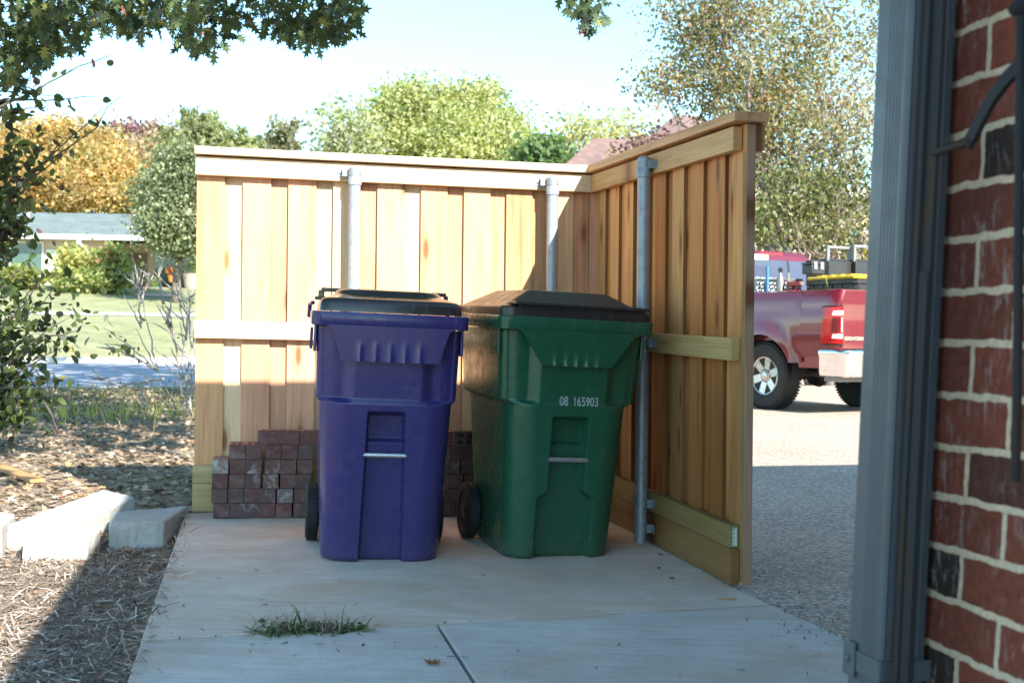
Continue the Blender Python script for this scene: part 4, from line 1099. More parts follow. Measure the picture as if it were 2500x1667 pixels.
PALE = [(.36, .40, .19), (.42, .44, .23), (.30, .35, .18), (.46, .46, .26)]
tree('pale_tree', 'large pale yellow green tree above the middle of the fence', 'tree', gbase(1070, 64), [E(1020, 290, 64, 100, 85, 2.4), E(1150, 280, 65, 75, 80, 2), E(940, 330, 63, 70, 60, 1.5), E(1090, 350, 63, 150, 60, 2.2), E(1230, 340, 64, 55, 65, 1.2)], 480, 90, .58, .215, PALE, [3, 3, 2, 2], .4, seed=7, limbs=24, bark=(.26, .23, .2), twigs=3, cvar=.35)
tree('sparse_tree', 'airy grey green tree left of the large pale tree', 'tree', gbase(845, 60), [E(835, 320, 60, 48, 70, 2), E(880, 350, 60, 55, 50, 1.5), E(810, 370, 60, 28, 40, .8)], 130, 17, .5, .26, [(.34, .38, .26), (.42, .43, .28), (.30, .33, .25)], [2, 2, 1], .2, seed=8, limbs=22, twigs=4, bark=(.30, .28, .26))
tree('pine_tree', 'dark green bushy pine between pale tree and brown roof', 'tree', gbase(1325, 48), [E(1325, 370, 48, 38, 38, 2), E(1345, 400, 48, 35, 40, 2), E(1290, 395, 49, 30, 30, 1)], 90, 30, .32, .24, [(.10, .17, .08), (.14, .21, .09), (.20, .26, .12)], [2, 2, 1], .15, seed=9)
tree('thin_tree', 'sparse whitish yellow tree behind the brown roof', 'tree', gbase(1440, 66), [E(1420, 330, 66, 65, 60, 2), E(1520, 320, 66, 65, 55, 2), E(1385, 370, 66, 35, 45, 1)], 150, 15, .6, .27, [(.44, .46, .28), (.52, .50, .26), (.40, .42, .32)], [2, 2, 2], .22, seed=10, limbs=26, twigs=5, bark=(.36, .34, .33))
tree('purple_leaf_tree', 'small purple brown leaved tree in front of the brown roof', 'tree', gbase(1580, 36), [E(1585, 345, 36, 45, 34, 2), E(1560, 375, 36, 50, 26, 1.4)], 42, 18, .22, .13, [(.17, .085, .095), (.22, .13, .13), (.14, .10, .08), (.20, .20, .10)], [3, 2, 2, 1], .12, seed=17, limbs=14, twigs=3)
# big crepe myrtle over the truck
CM_UP = [(.27, .275, .15), (.32, .27, .18), (.38, .32, .23), (.21, .225, .12), (.36, .20, .15), (.16, .175, .10), (.46, .14, .13)]
CM_LO = [(.14, .165, .08), (.21, .24, .11), (.33, .33, .19), (.09, .11, .055), (.29, .24, .16)]
b_ = gbase(2030, 24.5)
tree('crepe_myrtle', 'big multi stemmed crepe myrtle turning bronze, behind the pickup', 'tree', b_, [E(1850, 120, 24.5, 200, 180, 3), E(1820, 260, 24, 125, 120, 1.7), E(2060, 150, 25, 200, 240, 3), E(1720, 60, 25, 110, 110, 1.0), E(1635, 205, 24.5, 88, 45, .55), E(1980, 330, 24, 200, 140, 2.5), E(1700, -10, 24.5, 110, 110, 1)], 640, 40, .23, .082, CM_UP, [4, 3.5, 3.5, 3, .6, 2.5, .2],   .115, mat='leaf', stems=6, limbs=80, twigs=6, seed=18, shape=OVAL, shell=.25, bark=(.24, .20, .18), flat=.8, cvar=.35)
tree('crepe_myrtle', 'looser green leafed lower stems under the bronze crown, just behind the pickup cab', 'tree', gbase(1930, 22.5) , [E(1930, 480, 22.5, 115, 85, 2), E(1880, 550, 22, 80, 55, 1.2), E(2080, 480, 23, 110, 95, 2), E(2040, 570, 22.5, 100, 42, 1.2)], 190, 30, .21, .085, CM_LO, [3, 3, 2, 2, 1], .085, mat='leaf', stems=7, limbs=42, twigs=5, seed=19, shape=OVAL, shell=.2, bark=(.28, .22, .18), cvar=.45)
# shrubs by the ranch house
for (u, v, Y, ru, rv, lab, pal, sd) in (
    (185, 655, 56, 42, 48, 'light green bushy shrub against the white wall of the ranch house', [(.36, .40, .15), (.42, .43, .19), (.48, .40, .17)], 41),
    (275, 655, 55.5, 42, 52, 'green flowering shrub beside the far porch, right of the lighter shrub', [(.25, .32, .11), (.33, .37, .14), (.5, .24, .17)], 42),
    (225, 690, 55, 80, 22, 'low green bed of plants at the foot of the two far shrubs', [(.27, .33, .12), (.34, .37, .16), (.3, .29, .16)], 43),
    (40, 680, 55, 50, 26, 'clipped yellow green hedge under the ranch house window', [(.25, .28, .09), (.21, .25, .08), (.28, .28, .1)], 44)):
    tree('shrub', lab, 'shrub', gbase(u, Y), [E(u, v, Y, ru, rv, 1)], 60, 34, .28, .24, pal, [2, 2, 1 if sd != 42 else .5], .05, limbs=8, seed=sd, shell=.3, group='shrubs in front of the ranch house')
# left edge: shrub with drooping leafy sprays, and the bare crepe myrtle by the fence
LS_P = [(.055, .08, .032), (.08, .11, .04), (.14, .18, .06), (.04, .055, .035), (.24, .24, .07)]
def sprays(name, label, cat, base, rays_, pal, wts, lsize, dens, stem_r, seed, mat, shape=OVAL, bark=(.16, .13, .12), extra=None, group=None):
    random.seed(seed); rng = np.random.default_rng(seed); t_ = thing(name, label, cat, tuple(base), group=group); mb = MB(); pts = []
    for (p0, p1, sag, dn) in rays_:
        p0, p1 = Vector(p0), Vector(p1); L = (p1 - p0).length; n = 8; Q = []
        for i in range(n + 1):
            t = i/n; q = p0.lerp(p1, t) + Vector((0, 0, -sag*L*(t*t - t)*-1 if False else sag*L*4*t*(1 - t)*.25)) + Vector((random.gauss(0, 1), random.gauss(0, 1), random.gauss(0, 1)))*.012*L*(0 < i < n)
            Q.append(q)
        mb.tube(Q, [lerp(stem_r, stem_r*.22, i/n) for i in range(n + 1)], 5, bark)
        m_ = int(L*dens*dn)
        for k in range(m_):
            t = random.uniform(.12, 1)**.8; i = min(n - 1, int(t*n)); q = Q[i].lerp(Q[i + 1], t*n - i)
            w = .10*L*(.3 + t) if dn > .4 else .04
            pts.append(q + Vector((random.gauss(0, w), random.gauss(0, w), random.gauss(-.01, w*.8))))
    if extra is not None: pts += [Vector(p) for p in extra]
    if pts:
        P = np.array([tuple(p) for p in pts]); C = leaf_cols(len(P), pal, wts, None, .35, .3, rng)
        V, k, c = leaf_cloud(P, lsize, C, shape, .5, .3, rng); link_mesh(np_mesh('foliage', V, k, c), 'foliage', M[mat], t_)
    mb.build('stem', M['bark'], t_, smooth=3.2)
    return t_
R_ = []
bs = Vector((-4.25, 9.6, ground_z(-4.25, 9.6)))
for (u, v, Y, sag, dn) in ((120, 655, 9.2, .25, 1), (60, 640, 9.4, .2, 1), (130, 705, 9.0, .25, 1.2), (95, 690, 9.3, .2, 1.2), (170, 775, 8.9, .2, .8), (190, 805, 9, .2, .8), (150, 850, 9, .15, 1), (60, 760, 9.5, .2, 1.4), (30, 830, 9.2, .1, 1.4), (100, 900, 9.3, .1, 1.5), (130, 930, 9.1, .1, 1.2), (40, 960, 9.3, .1, 1.6), (70, 1010, 9.3, .05, 1.6), (-60, 620, 9.6, .2, 1), (-80, 760, 9.5, .2, 1), (20, 900, 9.6, .1, 1.6), (10, 730, 9.2, .1, 1.3), (110, 985, 9.6, .05, 1.3), (-20, 690, 9.8, .1, 1.3), (80, 830, 9.5, .1, 1.3)):
    R_.append((bs + Vector((random.uniform(-.2, .2), random.uniform(-.2, .2), random.uniform(0, .5))), at(u, v, Y), sag, dn))
sprays('leafy_shrub', 'leafy dark green shrub at the left edge reaching toward the street', 'shrub', bs, R_, LS_P, [3, 3, 2.0, 1.8, .3], .070, 64, .014, 51, 'leaf_shiny')
R_ = []; bs = Vector((-4.1, 11.5, ground_z(-4.1, 11.5)))
trk = [bs, at(-40, 700, 11.2), at(-30, 480, 11), at(-25, 250, 10.8)]
for (u, v, Y, i, sag, dn) in ((250, 262, 10.6, 2, .05, .10), (180, 310, 10.6, 2, -.05, .5), (270, 135, 10.8, 3, .05, .06), (240, 235, 10.8, 3, 0, .12), (130, 235, 10.6, 3, -.1, .6), (60, 330, 10.8, 2, 0, 1.4), (110, 345, 10.7, 2, 0, .7), (190, 340, 10.7, 2, -.1, .12), (20, 400, 10.8, 2, 0, 1.8), (60, 430, 10.9, 1, .3, 1.2), (80, 480, 10.8, 1, .3, 1.1), (30, 520, 10.9, 1, .3, 1.6), (10, 560, 10.8, 1, .2, 1.6), (100, 260, 10.8, 3, 0, .5), (-60, 380, 11, 2, 0, 1.6), (300, 232, 10.7, 2, .06, .05), (30, 300, 10.8, 3, 0, 1.3), (-10, 470, 10.8, 1, .2, 2)):
    R_.append((trk[i] + Vector((0, 0, random.uniform(-.3, .3))), at(u, v, Y), sag, dn))
sprays('twiggy_tree', 'dark twiggy small tree at the left edge below the oak leaves', 'tree', bs, R_ + [(trk[0], trk[1], 0, 0), (trk[1], trk[2], 0, 0), (trk[2], trk[3], 0, 0)], [(.07, .085, .06), (.10, .13, .06), (.16, .18, .075), (.13, .07, .07)], [3, 3, 1.5, .7], .095, 60, .013, 52, 'leaf')
R_ = []; bs = on_z(452, 1016, .0); bs.z = ground_z(bs.x, bs.y) - .02
YB = bs.y
for (u0, v0, u, v, sag, dn) in ((440, 1015, 385, 905, -.05, 0), (385, 905, 330, 800, 0, .12), (385, 905, 252, 800, .12, .35), (330, 850, 240, 835, 0, .1), (385, 905, 345, 720, .05, .15), (345, 800, 300, 710, .03, .2), (345, 790, 335, 660, .02, .12), (450, 1015, 432, 860, -.03, 0), (432, 860, 395, 720, 0, .1), (455, 1010, 455, 830, .02, 0), (455, 830, 430, 690, .02, .1), (455, 830, 468, 700, 0, .1), (462, 1010, 470, 850, 0, 0), (470, 850, 455, 720, 0, .08), (440, 900, 465, 760, 0, .08), (432, 860, 412, 750, 0, .12), (340, 935, 352, 990, .1, 0), (340, 935, 240, 952, .15, 0), (300, 945, 225, 920, .1, 0), (400, 925, 340, 935, .05, 0), (455, 930, 480, 800, 0, .05), (385, 905, 310, 860, .1, .4), (300, 860, 265, 850, .1, .6), (345, 720, 310, 665, .02, .2), (395, 720, 385, 655, 0, .15), (430, 690, 440, 640, 0, .1), (345, 740, 365, 665, 0, .12)):
    R_.append((at(u0, v0, YB + random.uniform(-.2, .2)), at(u, v, YB + random.uniform(-.5, .5)), sag, dn))
_r0 = list(R_)
for (p0, p1, sg, dn) in _r0[6:]:
    for _ in range(5):
        t = random.uniform(.25, .95); a = Vector(p0).lerp(Vector(p1), t); d = (Vector(p1) - Vector(p0)); L = d.length
        R_.append((a, a + d*random.uniform(.12, .4) + Vector((random.gauss(0, 1), random.gauss(0, 1), random.gauss(.3, .6)))*L*.16, .02, .05))
sprays('bare_shrub', 'nearly bare grey stemmed crepe myrtle shrub beside the left end of the fence', 'shrub', bs, R_, [(.14, .17, .08), (.22, .24, .11), (.25, .18, .13)], [2, 2, 1], .065, 22, .012, 53, 'leaf', bark=(.42, .38, .35))
# the oak overhead: trunk outside the frame, leaves fringe the top of the picture and dapple the yard
OB = Vector((-6.2, 7.2, ground_z(-6.2, 7.2))); rng = np.random.default_rng(77); random.seed(77)
oak = thing('oak_tree', 'overhanging oak whose lobed green leaves fringe the top left of the view', 'tree', tuple(OB))
vis = []
def fringe(u0, u1, vf, n, Y0, Y1, sp):
    for _ in range(n):
        u = random.uniform(u0, u1); vb = vf(u); v = vb - abs(random.gauss(0, 1))*sp - random.uniform(0, 12)
        vis.append(tuple(at(u, v, random.uniform(Y0, Y1))))
def cl(u, v, ru, rv, n, Y):
    for _ in range(int(n*1.15)):
        a = random.uniform(0, 2*math.pi); r = math.sqrt(random.random())
        vis.append(tuple(at(u + ru*r*math.cos(a), v + rv*r*math.sin(a), Y + random.uniform(-.6, .6))))
for a in ((20, 30, 130, 120, 300, 9.0), (120, 40, 90, 90, 170, 8.8), (60, 110, 90, 60, 120, 9.2), (20, 180, 60, 40, 60, 9.3), (190, 30, 60, 60, 80, 9), (265, 50, 50, 26, 60, 10.5), (330, 60, 50, 26, 70, 10.5), (300, 10, 110, 40, 120, 10), (420, 35, 60, 34, 50, 8.5), (470, 70, 40, 50, 55, 9), (500, 105, 35, 24, 30, 9.2), (545, 60, 45, 45, 50, 9.4), (590, 20, 50, 45, 45, 9.6), (430, -20, 160, 40, 120, 9.5), (480, 20, 60, 40, 50, 9.2), (690, 40, 55, 50, 70, 9.6), (740, 70, 60, 38, 70, 9.6), (790, 50, 60, 40, 70, 9.6), (835, 30, 45, 45, 50, 9.6), (845, 75, 25, 25, 20, 9.6), (760, -10, 130, 35, 80, 9.6), (780, 95, 30, 18, 14, 9.6), (1425, -5, 60, 34, 70, 10), (1450, 35, 35, 30, 36, 10), (1420, 30, 22, 18, 14, 10), (1445, 62, 12, 14, 7, 10)):
    cl(*a)
hid = []  # unseen crown leaves, culled so shade falls on the yard, not the fence
nh = 0
while nh < 9500:
    x, y = random.uniform(-9, 1.1), random.uniform(2.6, 15); zmin = max(3.7, CAMZ + .30*y + .35)
    z = random.uniform(zmin, zmin + 3.2)
    Dh = (6.45 - y)/.83; xh, zh = x - .56*Dh, z - .6745*Dh
    if Dh > 0 and -2.0 < xh < .8 and zh < 2.2: continue
    Dg = z/.6745; xg, yg = x - .56*Dg, y + .83*Dg
    if yg < 6.9 and xg > -3.6: continue
    if (math.sin(x*1.9 + y*1.1) + math.sin(y*2.3 - x*.7) + random.gauss(0, .6)) < .05: continue
    hid.append((x, y, z)); nh += 1
P = np.array(vis); CO = leaf_cols(len(P), [(.060, .088, .045), (.085, .118, .055), (.13, .165, .075), (.045, .06, .045), (.26, .27, .10), (.32, .12, .10)], [4, 4, 2.2, 2, .45, .16], None, .3, .3, rng)
V, k, c = leaf_cloud(P, .105, CO, LOBED, .9, .1, rng, .3); link_mesh(np_mesh('foliage', V, k, c), 'foliage', M['leaf_shiny'], oak)
nh = 0
while nh < 4200:  # higher unseen leaf cluster, added to shade the street
    x, y, z = random.uniform(-8, 3.2), random.uniform(9.5, 21), random.uniform(7.6, 10.2)
    if z < CAMZ + .30*y + .6 or math.sin(x*1.3 + y*.9) + math.sin(y*1.7 - x*.8) + random.gauss(0, .5) < -.35: continue
    hid.append((x, y, z)); nh += 1
P = np.array(hid); CO = leaf_cols(len(P), [(.09, .13, .045), (.13, .18, .06)], [1, 1], None, .3, .3, rng)
V, k, c = leaf_cloud(P, np.where(np.arange(len(P)) < 9500, .23, .36), CO, RHOMB*np.array([1.5, 1, 1]), .5, .6, rng, .3); link_mesh(np_mesh('crown', V, k, c), 'crown', M['leaf_shiny'], oak)
mb = MB(); fk = OB + Vector((.5, .3, 3.6)); limb(OB - Vector((0, 0, .2)), fk, .26, .2, .02, 5, mb, 12, (.17, .14, .12))
for tg_ in ((-3, 9.5, 4.8), (-5.5, 12, 6), (-1.5, 7.5, 5.2), (-3, 5, 5.5), (-8, 6, 6), (-6, 9, 8), (-.2, 10.2, 4.6), (.2, 5, 5.6)):
    L = limb(fk, tg_, .13, .02, .04, 7, mb, 7, (.17, .14, .12))
    for _ in range(5): a = L[random.randint(2, 7)]; limb(a, a + Vector((random.gauss(0, 1), random.gauss(0, 1), random.gauss(.2, .3)))*.8, .025, .006, .05, 4, mb, 5, (.17, .14, .12))
for (u, v, Y) in ((270, 45, 10.4), (480, 60, 9.1), (700, 40, 9.6), (820, 40, 9.6), (100, 60, 9), (30, 150, 9.2), (1440, 20, 10), (560, 50, 9.4)):
    e_ = at(u, v, Y); s_ = at(u - 60, -260, Y - .2); limb(s_, e_, .016, .004, .03, 5, mb, 5, (.17, .14, .12))
mb.build('trunk', M['bark'], oak, smooth=3.2)
# ================================================================ PICKUP TRUCK (rear quarter toward us)
def redpaint():
    t = NT('red_pearl_paint'); o = t.obj()
    t.base(t.mix(.5, (.17, .009, .020), t.ramp(t.noise(o, 3, 3), [(.3, (.14, .007, .017)), (.7, (.20, .012, .026))]))); t.b.inputs['Metallic'].default_value = .25; t.rough(.28)
    t.b.inputs['Coat Weight'].default_value = 1.0; t.b.inputs['Coat Roughness'].default_value = .05
    return t.m
M['red'] = redpaint()
M['chrome'] = plain('chrome', (.78, .78, .80), .08, 1.0, .05, 4)
M['alloy'] = plain('alloy_rim', (.60, .58, .55), .30, .85, .1, 9)
M['redlens'] = plain('red_lens', (.55, .012, .015), .12, 0, .1, 5, .6)
M['whitelens'] = plain('white_lens', (.80, .78, .76), .15, 0, .05, 5, .6)
M['bedliner'] = plain('bed_liner', (.03, .03, .032), .7)
M['toolgrey'] = plain('grey_plastic', (.20, .205, .21), .5)
M['yellow'] = plain('yellow_plastic', (.62, .44, .03), .45)
def diamond():
    t = NT('diamond_plate'); o = t.n('ShaderNodeAttribute', attribute_name='bc').outputs['Vector']
    ck = t.voro(t.map(o, (28, 28, 28), rot=(0, .785, .5)), 1.0, rand=0.0)
    t.base(t.ramp(ck, [(.25, (.75, .76, .78)), (.45, (.20, .21, .23))])); t.b.inputs['Metallic'].default_value = .8; t.rough(.3); t.bump(t.ramp(ck, [(.2, 1), (.5, 0)]), .8, .01); return t.m
M['diamond'] = diamond()
TC = Vector((3.915, 15.3)); tf = Vector((-.5, .866)); tr = Vector((.866, .5)); TZ = drive_z(3.5, 16)
def tk(p):  # (l forward, w to the right, z)
    return (TC.x + tf.x*p[0] + tr.x*p[1], TC.y + tf.y*p[0] + tr.y*p[1], TZ + p[2])
truck = thing('pickup_truck', 'dark red four door pickup truck parked on the driveway, seen from rear', 'pickup truck', (TC.x, TC.y, TZ))
AX, AR, AZ = 1.33, .53, .445
RAIL = 1.515
def wside(l, z):
    w = 0.0
    w += .030*sstep(z, 1.36, RAIL)**2*1.6                 # tuck at the rail
    w += .018*sstep(z, .95, .62)                           # tumble under
    w += .020*math.exp(-((z - 1.22)/.05)**2)*0
    w += -.020*sstep(z, 1.30, 1.18)*sstep(z, .7, 1.0)      # shoulder bulge outward
    d = math.hypot(l - AX, z - AZ)
    w += -.045*(1 - sstep(d, AR + .03, AR + .20))
    # rear corner rounds in
    w += .085*(max(0, (.16 - l)/.16))**2.2
    return w
def side_panel(m, right=False):
    W = 1.93
    def P(l, z):
        w = wside(l, z); return tk((l, W - w if right else w, z))
    zb = .62
    bnd = []; a0 = math.asin((zb - AZ)/AR); N = 40
    X0, X1 = .62, 2.0
    rings = 8
    def arc(i): a = math.pi - a0 - (math.pi - 2*a0)*i/N; return (AX + AR*math.cos(a)*-1*-1, AZ + AR*math.sin(a))
    # outer boundary point for each arc sample (project radially onto the rectangle X0..X1, zb..RAIL)
    def outer(i):
        x, z = arc(i); dx, dz = x - AX, z - AZ
        k = 1e9
        if dx > 1e-6: k = min(k, (X1 - AX)/dx)
        if dx < -1e-6: k = min(k, (X0 - AX)/dx)
        if dz > 1e-6: k = min(k, (RAIL - AZ)/dz)
        q = (AX + dx*k, AZ + dz*k)
        if i == 0: q = (X0, zb)
        if i == N: q = (X1, zb)
        return q
    m.grid(N + 1, rings + 1, lambda i, j: P(lerp(arc(i)[0], outer(i)[0], j/rings), lerp(arc(i)[1], outer(i)[1], j/rings)))
    # corners between the radial fan and the rectangle
    cs = []
    for i in range(N):
        a, b = outer(i), outer(i + 1)
        if abs(a[0] - b[0]) > 1e-4 and abs(a[1] - b[1]) > 1e-4 and max(a[1], b[1]) > RAIL - 1e-3:
            cx = X0 if min(a[0], b[0]) < X0 + 1e-3 else X1
            m.add([P(*a), P(*b), P(cx, RAIL)], [(0, 1, 2)])
    for (l0, l1, n) in ((0, X0, 14), (X1, 2.12, 6)):
        m.grid(n + 1, 15, lambda i, j: P(lerp(l0, l1, i/n), lerp(zb if l0 > 0 else .70, RAIL, j/14)))
    m.grid(9, 4, lambda i, j: P(lerp(.10, X0, i/8), lerp(.50, .70, j/3))) if False else None
m = MB(); side_panel(m); side_panel(m, True)
m.grid(30, 5, lambda i, j: tk((lerp(.0, 2.12, i/29), lerp(wside(lerp(0, 2.12, i/29), RAIL), .12, j/4) , RAIL + .002 + .012*math.sin(math.pi*min(1, j/4)))))
m.box(.06, 2.12, .10, .13, .9, RAIL, tk); m.box(.06, 2.12, 1.80, 1.83, .9, RAIL, tk); m.box(.06, 2.12, 1.80, 1.90, RAIL - .01, RAIL + .012, tk)
body = m.build('bed_side', M['red'], truck, smooth=.7)
# lower quarter behind the wheel
m = MB(); m.grid(10, 5, lambda i, j: tk((lerp(.12, .72, i/9), lerp(.02, .05, j/4)*1.2 + (.085*max(0, (.16 - lerp(.12, .72, i/9))/.16)**2.2), lerp(.72, .56, j/4)))); m.build('lower_trim', M['red'], body, smooth=.7)
# tailgate
m = MB()
def tgp(i, j, n=16, k=12):
    w = lerp(.075, 1.855, i/n); z = lerp(.80, RAIL + .005, j/k); t = j/k
    l = -.012 - .020*sstep(t, .80, .93) + .015*sstep(t, .5, .1) + .05*(abs(2*i/n - 1))**8
    return tk((l, w, z))
m.grid(17, 13, lambda i, j: tgp(i, j)); m.grid(17, 3, lambda i, j: (lambda p, q: tuple(p[k]*(1 - j/2) + q[k]*(j/2) for k in range(3)))(tgp(i, 12), tk((.09, lerp(.075, 1.855, i/16), RAIL + .004))))
m.box(.03, .08, .08, 1.85, .82, RAIL, tk)
tgate = m.build('tailgate', M['red'], truck, smooth=.6)
# rear corner post under and above the lamp
m = MB(); m.grid(8, 14, lambda i, j: (lambda a: tk((.16 - .17*math.sin(a), wside(.16, lerp(.70, RAIL, j/13)) + .085*(1 - math.cos(a)) - .0, lerp(.70, RAIL, j/13))))(math.pi/2*i/7*.98)); m.build('corner_post', M['red'], body, smooth=.7)
# badge on the tailgate
cu = bpy.data.curves.new('badge', 'FONT'); cu.body = 'BIGHORN'; cu.size = .062; cu.extrude = .004; cu.space_character = 1.15; cu.offset = .001
tmp = bpy.data.objects.new('badge', cu); COL.objects.link(tmp)
me = bpy.data.meshes.new_from_object(tmp.evaluated_get(bpy.context.evaluated_depsgraph_get())); bpy.data.objects.remove(tmp)
for v in me.vertices: v.co = tk((-.006 - v.co.z, .115 + v.co.x*1.05, .905 + v.co.y))
link_mesh(me, 'badge_lettering', M['chrome'], tgate)
# lamps
def lamp(right, name):
    m = MB(); W = 1.93
    def LP(i, j, n, k, d=.012, s0=0, s1=1, z0=.865, z1=1.305):
        a = lerp(s0, s1, i/n)*math.pi/2; t = j/k; z = lerp(z0, z1, t)
        sh = .05*sstep(t, 1, .0)                       # lamp leans back: side edge sweeps
        l = .21 + sh - (.23 + sh + .012)*math.sin(a); w = -.022 + .105*(1 - math.cos(a)) + wside(.2, z)*.5
        if a > math.pi/4: pass
        w = w - d + .012; l = l - d*.3
        return tk((l, 1.93 - w if right else w, z))
    m.grid(15, 13, lambda i, j: LP(i, j, 14, 12)); o = m.build('tail_light', M['redlens'], truck, smooth=.9)
    m = MB()
    m.grid(7, 4, lambda i, j: LP(i, j, 6, 3, .020, .42, .95, 1.205, 1.262)); m.build('lamp_lens', M['whitelens'], o, smooth=.9)
    m = MB(); m.grid(7, 4, lambda i, j: LP(i, j, 6, 3, .020, .42, .95, .925, .978)); m.build('lamp_lens', M['whitelens'], o, smooth=.9)
    m = MB(); m.grid(4, 8, lambda i, j: LP(i, j, 3, 7, .0185, .84, .93, 1.00, 1.18)); m.build('lamp_lens', M['whitelens'], o, smooth=.9)
    m = MB(); m.grid(7, 8, lambda i, j: LP(i, j, 6, 7, .017, .40, .76, 1.0, 1.18)); m.build('lamp_insert', plain('lamp_dark', (.12, .006, .01), .2), o, smooth=.9)
    for (a_, b_, c_, d_) in ((0, 1, .845, .868), (0, 1, 1.302, 1.322)):
        m = MB(); m.grid(13, 3, lambda i, j: LP(i, j, 12, 2, .006, a_, b_, c_, d_)); m.build('lamp_bezel', M['dark'], o, smooth=.9)
lamp(False, 'tail_light'); lamp(True, 'tail_light')
# chrome bumper wrapping both corners
def bpath(n=40):
    P = []
    for i in range(n + 1):
        t = i/n
        if t < .18: k = t/.18; P.append((lerp(.30, .02, k), -.010 - .006*k))
        elif t < .30: k = (t - .18)/.12*math.pi/2; P.append((.02 - .16*math.sin(k), -.016 + .14*(1 - math.cos(k))))
        elif t < .70: k = (t - .30)/.4; P.append((-.14 - .035*math.sin(math.pi*k), lerp(.124, 1.806, k)))
        elif t < .82: k = (t - .70)/.12*math.pi/2; P.append((-.14 + .16*(1 - math.cos(k)), 1.806 + .14*math.sin(k)))
        else: k = (t - .82)/.18; P.append((lerp(.02, .30, k), 1.946))
    return P
BP = bpath(); PR = [(.03, .775), (.006, .785), (-.004, .770), (-.006, .735), (.010, .700), (.012, .52), (.022, .470), (.05, .455), (.09, .455)]
def bsec(i, j):
    l, w = BP[i]; a, b = BP[max(0, i - 1)], BP[min(len(BP) - 1, i + 1)]; d = Vector((b[0] - a[0], b[1] - a[1])).normalized(); n = Vector((d.y, -d.x))
    if n.dot(Vector((1.0 - l, .965 - w))) < 0: n = -n
    ins, z = PR[j]; return tk((l + n.x*ins, w + n.y*ins, z))
m = MB(); m.grid(len(BP), len(PR), bsec); m.box(-.12, .3, .1, 1.83, .46, .70, tk); bump_ = m.build('bumper', M['chrome'], truck, smooth=.8)
m = MB(); m.box(-.128, .02, .22, 1.71, .776, .790, tk); m.build('step_pad', M['black_plastic'], bump_)
m = MB(); m.box(.0, .26, .05, 1.88, .40, .47, tk); m.build('bumper_valance', plain('valance_grey', (.24, .22, .20), .6), bump_)
# wheels
m = MB()
tyre_prof = [(.235, -.10), (.30, -.128), (.36, -.136), (.405, -.128), (.432, -.10), (.438, -.05), (.438, .05), (.432, .10), (.405, .128), (.36, .136), (.30, .128), (.235, .10)]
def wheel_T(l, w, sg):
    def T(p): return tk((l + p[1], w + p[0]*sg, AZ - .005 + p[2]))
    return T
def make_wheel(l, w, sg):
    m = MB(); T = wheel_T(l, w, sg); m.lathe(tyre_prof, 56, 'x', T)
    for k in range(60):
        a = 2*math.pi*k/60; c_, s_ = math.cos(a), math.sin(a)
        for x0, x1 in ((-.12, -.03), (.03, .12)):
            def TT(p): return T((p[0], p[1]*c_ - p[2]*s_, p[1]*s_ + p[2]*c_))
            m.box(x0, x1, -.012, .012, .425, .441, TT)
    ty = m.build('wheel', M['black_rubber'], truck, smooth=.6)
    m = MB(); m.lathe([(.232, .05), (.252, -.115), (.245, -.126), (.232, -.12), (.222, -.06), (.215, .05)], 48, 'x', T)
    m.lathe([(.075, -.06), (.078, -.100), (.055, -.112), (.050, -.125), (.030, -.130), (.002, -.131)], 24, 'x', T)
    for k in range(6):
        a = 2*math.pi*(k + .25)/6; c_, s_ = math.cos(a), math.sin(a)
        def T6(p): return T((p[0], p[1]*c_ - p[2]*s_, p[1]*s_ + p[2]*c_))
        m.add([(-.098, -.046, .06), (-.098, .046, .06), (-.112, .052, .23), (-.112, -.052, .23), (-.05, -.055, .06), (-.05, .055, .06), (-.05, .062, .23), (-.05, -.062, .23)], [(0, 1, 2, 3), (7, 6, 5, 4), (0, 4, 5, 1), (1, 5, 6, 2), (2, 6, 7, 3), (3, 7, 4, 0)], T=T6)
    for k in range(8):
        a = 2*math.pi*k/8; m.lathe([(.011, -.09), (.011, -.118), (.004, -.124)], 8, 'x', lambda p: T((p[0], p[1] + .062*math.cos(a), p[2] + .062*math.sin(a))))
    m.build('rim', M['alloy'], ty, smooth=.5)
    m = MB(); m.lathe([(.21, -.03), (.21, .05)], 32, 'x', T); m.build('brake_disc', M['dark'], ty)
make_wheel(AX, .150, 1); make_wheel(AX, 1.78, -1); make_wheel(AX + 3.79, .150, 1); make_wheel(AX + 3.79, 1.78, -1)
# wheel wells, chassis, spare
m = MB()
for w0, w1 in ((.03, .40), (1.53, 1.90)):
    m.grid(21, 2, lambda i, j: tk((AX + (AR - .005)*math.cos(math.pi*i/20), lerp(w0, w1, j), AZ + (AR - .005)*math.sin(math.pi*i/20))))
    m.box(AX - .5, AX + .5, (w1 if w0 < 1 else w0) - .004, (w1 if w0 < 1 else w0) + .004, .45, .95, tk)
m.box(.1, 5.6, .35, .50, .52, .70, tk); m.box(.1, 5.6, 1.43, 1.58, .52, .70, tk); m.box(.3, 2.1, .42, 1.5, .70, .88, tk)
m.tube([tk((AX, .2, AZ)), tk((AX, .96, AZ)), tk((AX, 1.75, AZ))], [.06, .06, .06], 10); m.lathe([(.02, -.14), (.14, -.08), (.16, .02), (.10, .14), (.02, .18)], 16, 'x', lambda p: tk((AX + p[1], .96 + p[0], AZ + p[2])))
m.lathe([(.18, -.11), (.34, -.115), (.38, -.06), (.38, .06), (.34, .115), (.18, .11)], 28, 'z', lambda p: tk((.62 + p[0], .80 + p[1], .56 + p[2])))
m.tube([tk((.10, .28, .42)), tk((.35, .30, .45)), tk((.9, .34, .5))], .04, 10); m.box(-.05, .3, .93, 1.0, .40, .48, tk)
m.build('chassis', M['dark'], truck, smooth=.6)
